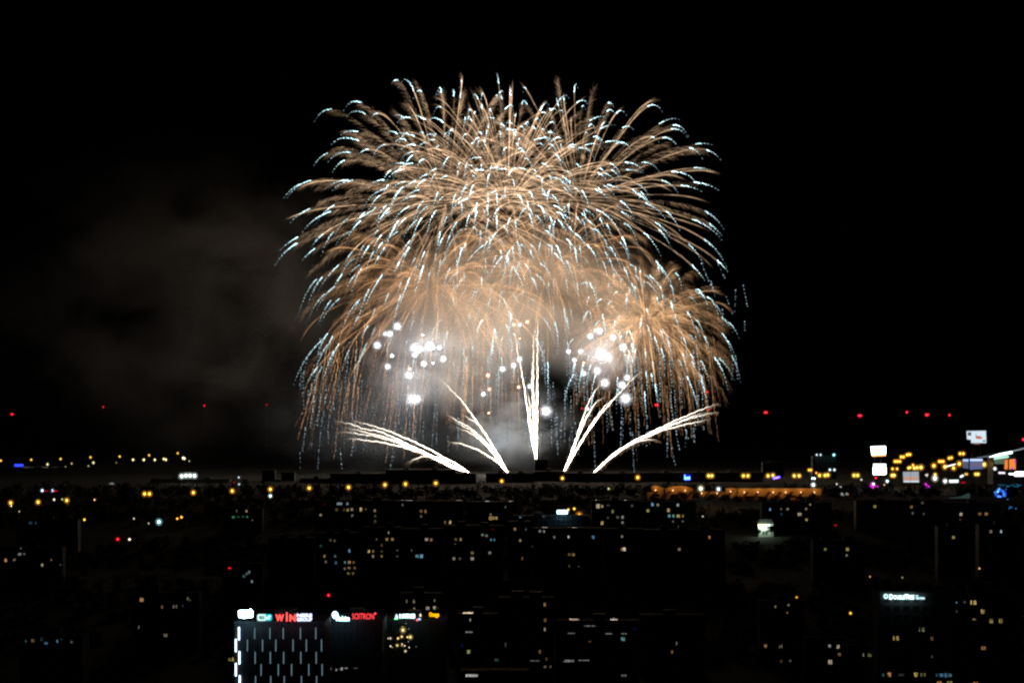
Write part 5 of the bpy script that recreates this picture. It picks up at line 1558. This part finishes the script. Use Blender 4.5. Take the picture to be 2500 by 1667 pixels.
for x_, y_, e_, c_, s_ in ((1045, 848, 8e4, (0.93, 0.96, 1.0), 14), (990, 905, 5e4, (0.95, 0.95, 1.0), 12), (1012, 972, 3e4, (0.85, 0.93, 1.0), 6), (950, 845, 1.6e4, (1.0, 0.85, 0.75), 8),
                           (1150, 890, 1.8e5, (1.0, 0.82, 0.66), 45), (1250, 890, 4e4, (0.95, 0.95, 1.0), 16), (1470, 865, 5e4, (0.95, 0.95, 1.0), 8), (1440, 920, 2.5e4, (0.95, 0.95, 1.0), 8), (1500, 830, 2.5e4, (1.0, .9, .8), 8),
                           (1215, 1085, 3.0e4, (0.72, 0.87, 1.0), 14), (1310, 1050, 2.6e4, (0.72, 0.87, 1.0), 14),
                           (1130, 765, 1.6e5, (1.0, 0.66, 0.40), 60), (1310, 745, 2.0e5, (1.0, 0.68, 0.42), 60), (1235, 815, 2.8e5, (1.0, 0.78, 0.58), 55), (1440, 730, 0.9e5, (1.0, 0.66, 0.40), 50), (1040, 700, 1.4e5, (1.0, 0.58, 0.30), 50), (1340, 620, 1.2e5, (1.0, 0.62, 0.36), 50), (1560, 800, 7e4, (1.0, 0.62, 0.36), 22)):
    fire_light(x_, y_, e_ * .72, c_, s_, DF - 15)


def smoke_mat(name, dens, scale, thresh, col, seed, soft=1.0, aniso=0.2):
    m, nt, out = newmat(name)
    v = nt.nodes.new('ShaderNodeVolumePrincipled')
    v.inputs['Color'].default_value = (*col, 1)
    v.inputs['Anisotropy'].default_value = aniso
    tc = nt.nodes.new('ShaderNodeTexCoord')
    ln = nt.nodes.new('ShaderNodeVectorMath'); ln.operation = 'LENGTH'
    fall = nt.nodes.new('ShaderNodeMapRange')
    fall.interpolation_type = 'SMOOTHERSTEP'
    fall.inputs[1].default_value = 1.0
    fall.inputs[2].default_value = 1.0 - soft
    fall.inputs[3].default_value = 0.0
    fall.inputs[4].default_value = 1.0
    nz = nt.nodes.new('ShaderNodeTexNoise')
    nz.noise_dimensions = '4D'
    nz.inputs['W'].default_value = seed
    nz.inputs['Scale'].default_value = scale
    nz.inputs['Detail'].default_value = 4.0
    nz.inputs['Roughness'].default_value = 0.55
    nz.inputs['Distortion'].default_value = 0.6
    mr = nt.nodes.new('ShaderNodeMapRange')
    mr.inputs[1].default_value = thresh
    mr.inputs[2].default_value = thresh + .28
    mr.inputs[3].default_value = 0.0
    mr.inputs[4].default_value = dens
    mu = nt.nodes.new('ShaderNodeMath'); mu.operation = 'MULTIPLY'
    L = nt.links.new
    L(tc.outputs['Object'], ln.inputs[0])
    L(ln.outputs['Value'], fall.inputs[0])
    L(tc.outputs['Object'], nz.inputs['Vector'])
    L(nz.outputs[0], mr.inputs[0])
    L(mr.outputs[0], mu.inputs[0])
    L(fall.outputs[0], mu.inputs[1])
    L(mu.outputs[0], v.inputs['Density'])
    L(v.outputs[0], out.inputs['Volume'])
    return m


U_CLOUD = MB().ball((0, 0, 0), 1, 1, 24, 14)


def smoke(label, px, py, rx, ry, rdepth, dens, scale, thresh, col=(.9, .9, .9), d=DF, seed=0, soft=1.0):
    me = U_CLOUD.mesh('smoke', smoke_mat('smoke', dens, scale, thresh, col, seed, soft))
    o = part('smoke', me, None, tuple(at(px, py, d)), (rx * MPX, rdepth, ry * MPX))
    return tag(o, label, 'smoke', None, 'stuff')


smoke('glowing tan smoke in the heart of the golden shells', 1265, 725, 460, 220, 110, .030, 1.5, .32, (.95, .92, .88), DF, 1.0)
smoke('bright white smoke around the clustered stars', 1075, 885, 300, 170, 80, .038, 2.3, .39, (.95, .95, .95), DF, 2.0)
smoke('grey smoke standing over the launch roofs', 1235, 1040, 230, 140, 70, .040, 2.8, .45, (.85, .9, .95), DF, 3.0)
smoke('thin white smoke behind the stars on the beacon side', 1470, 860, 170, 130, 60, .022, 2.2, .38, (.95, .95, .95), DF, 4.0)
smoke('wide dim brown smoke drifting away from the shells', 420, 760, 660, 500, 160, .022, 2.9, .46, (.86, .88, .88), DF + 60, 5.0)
smoke('dim grey smoke lying low before the halls', 850, 1030, 320, 170, 90, .018, 1.8, .38, (.8, .9, 1.0), DF + 20, 6.0)
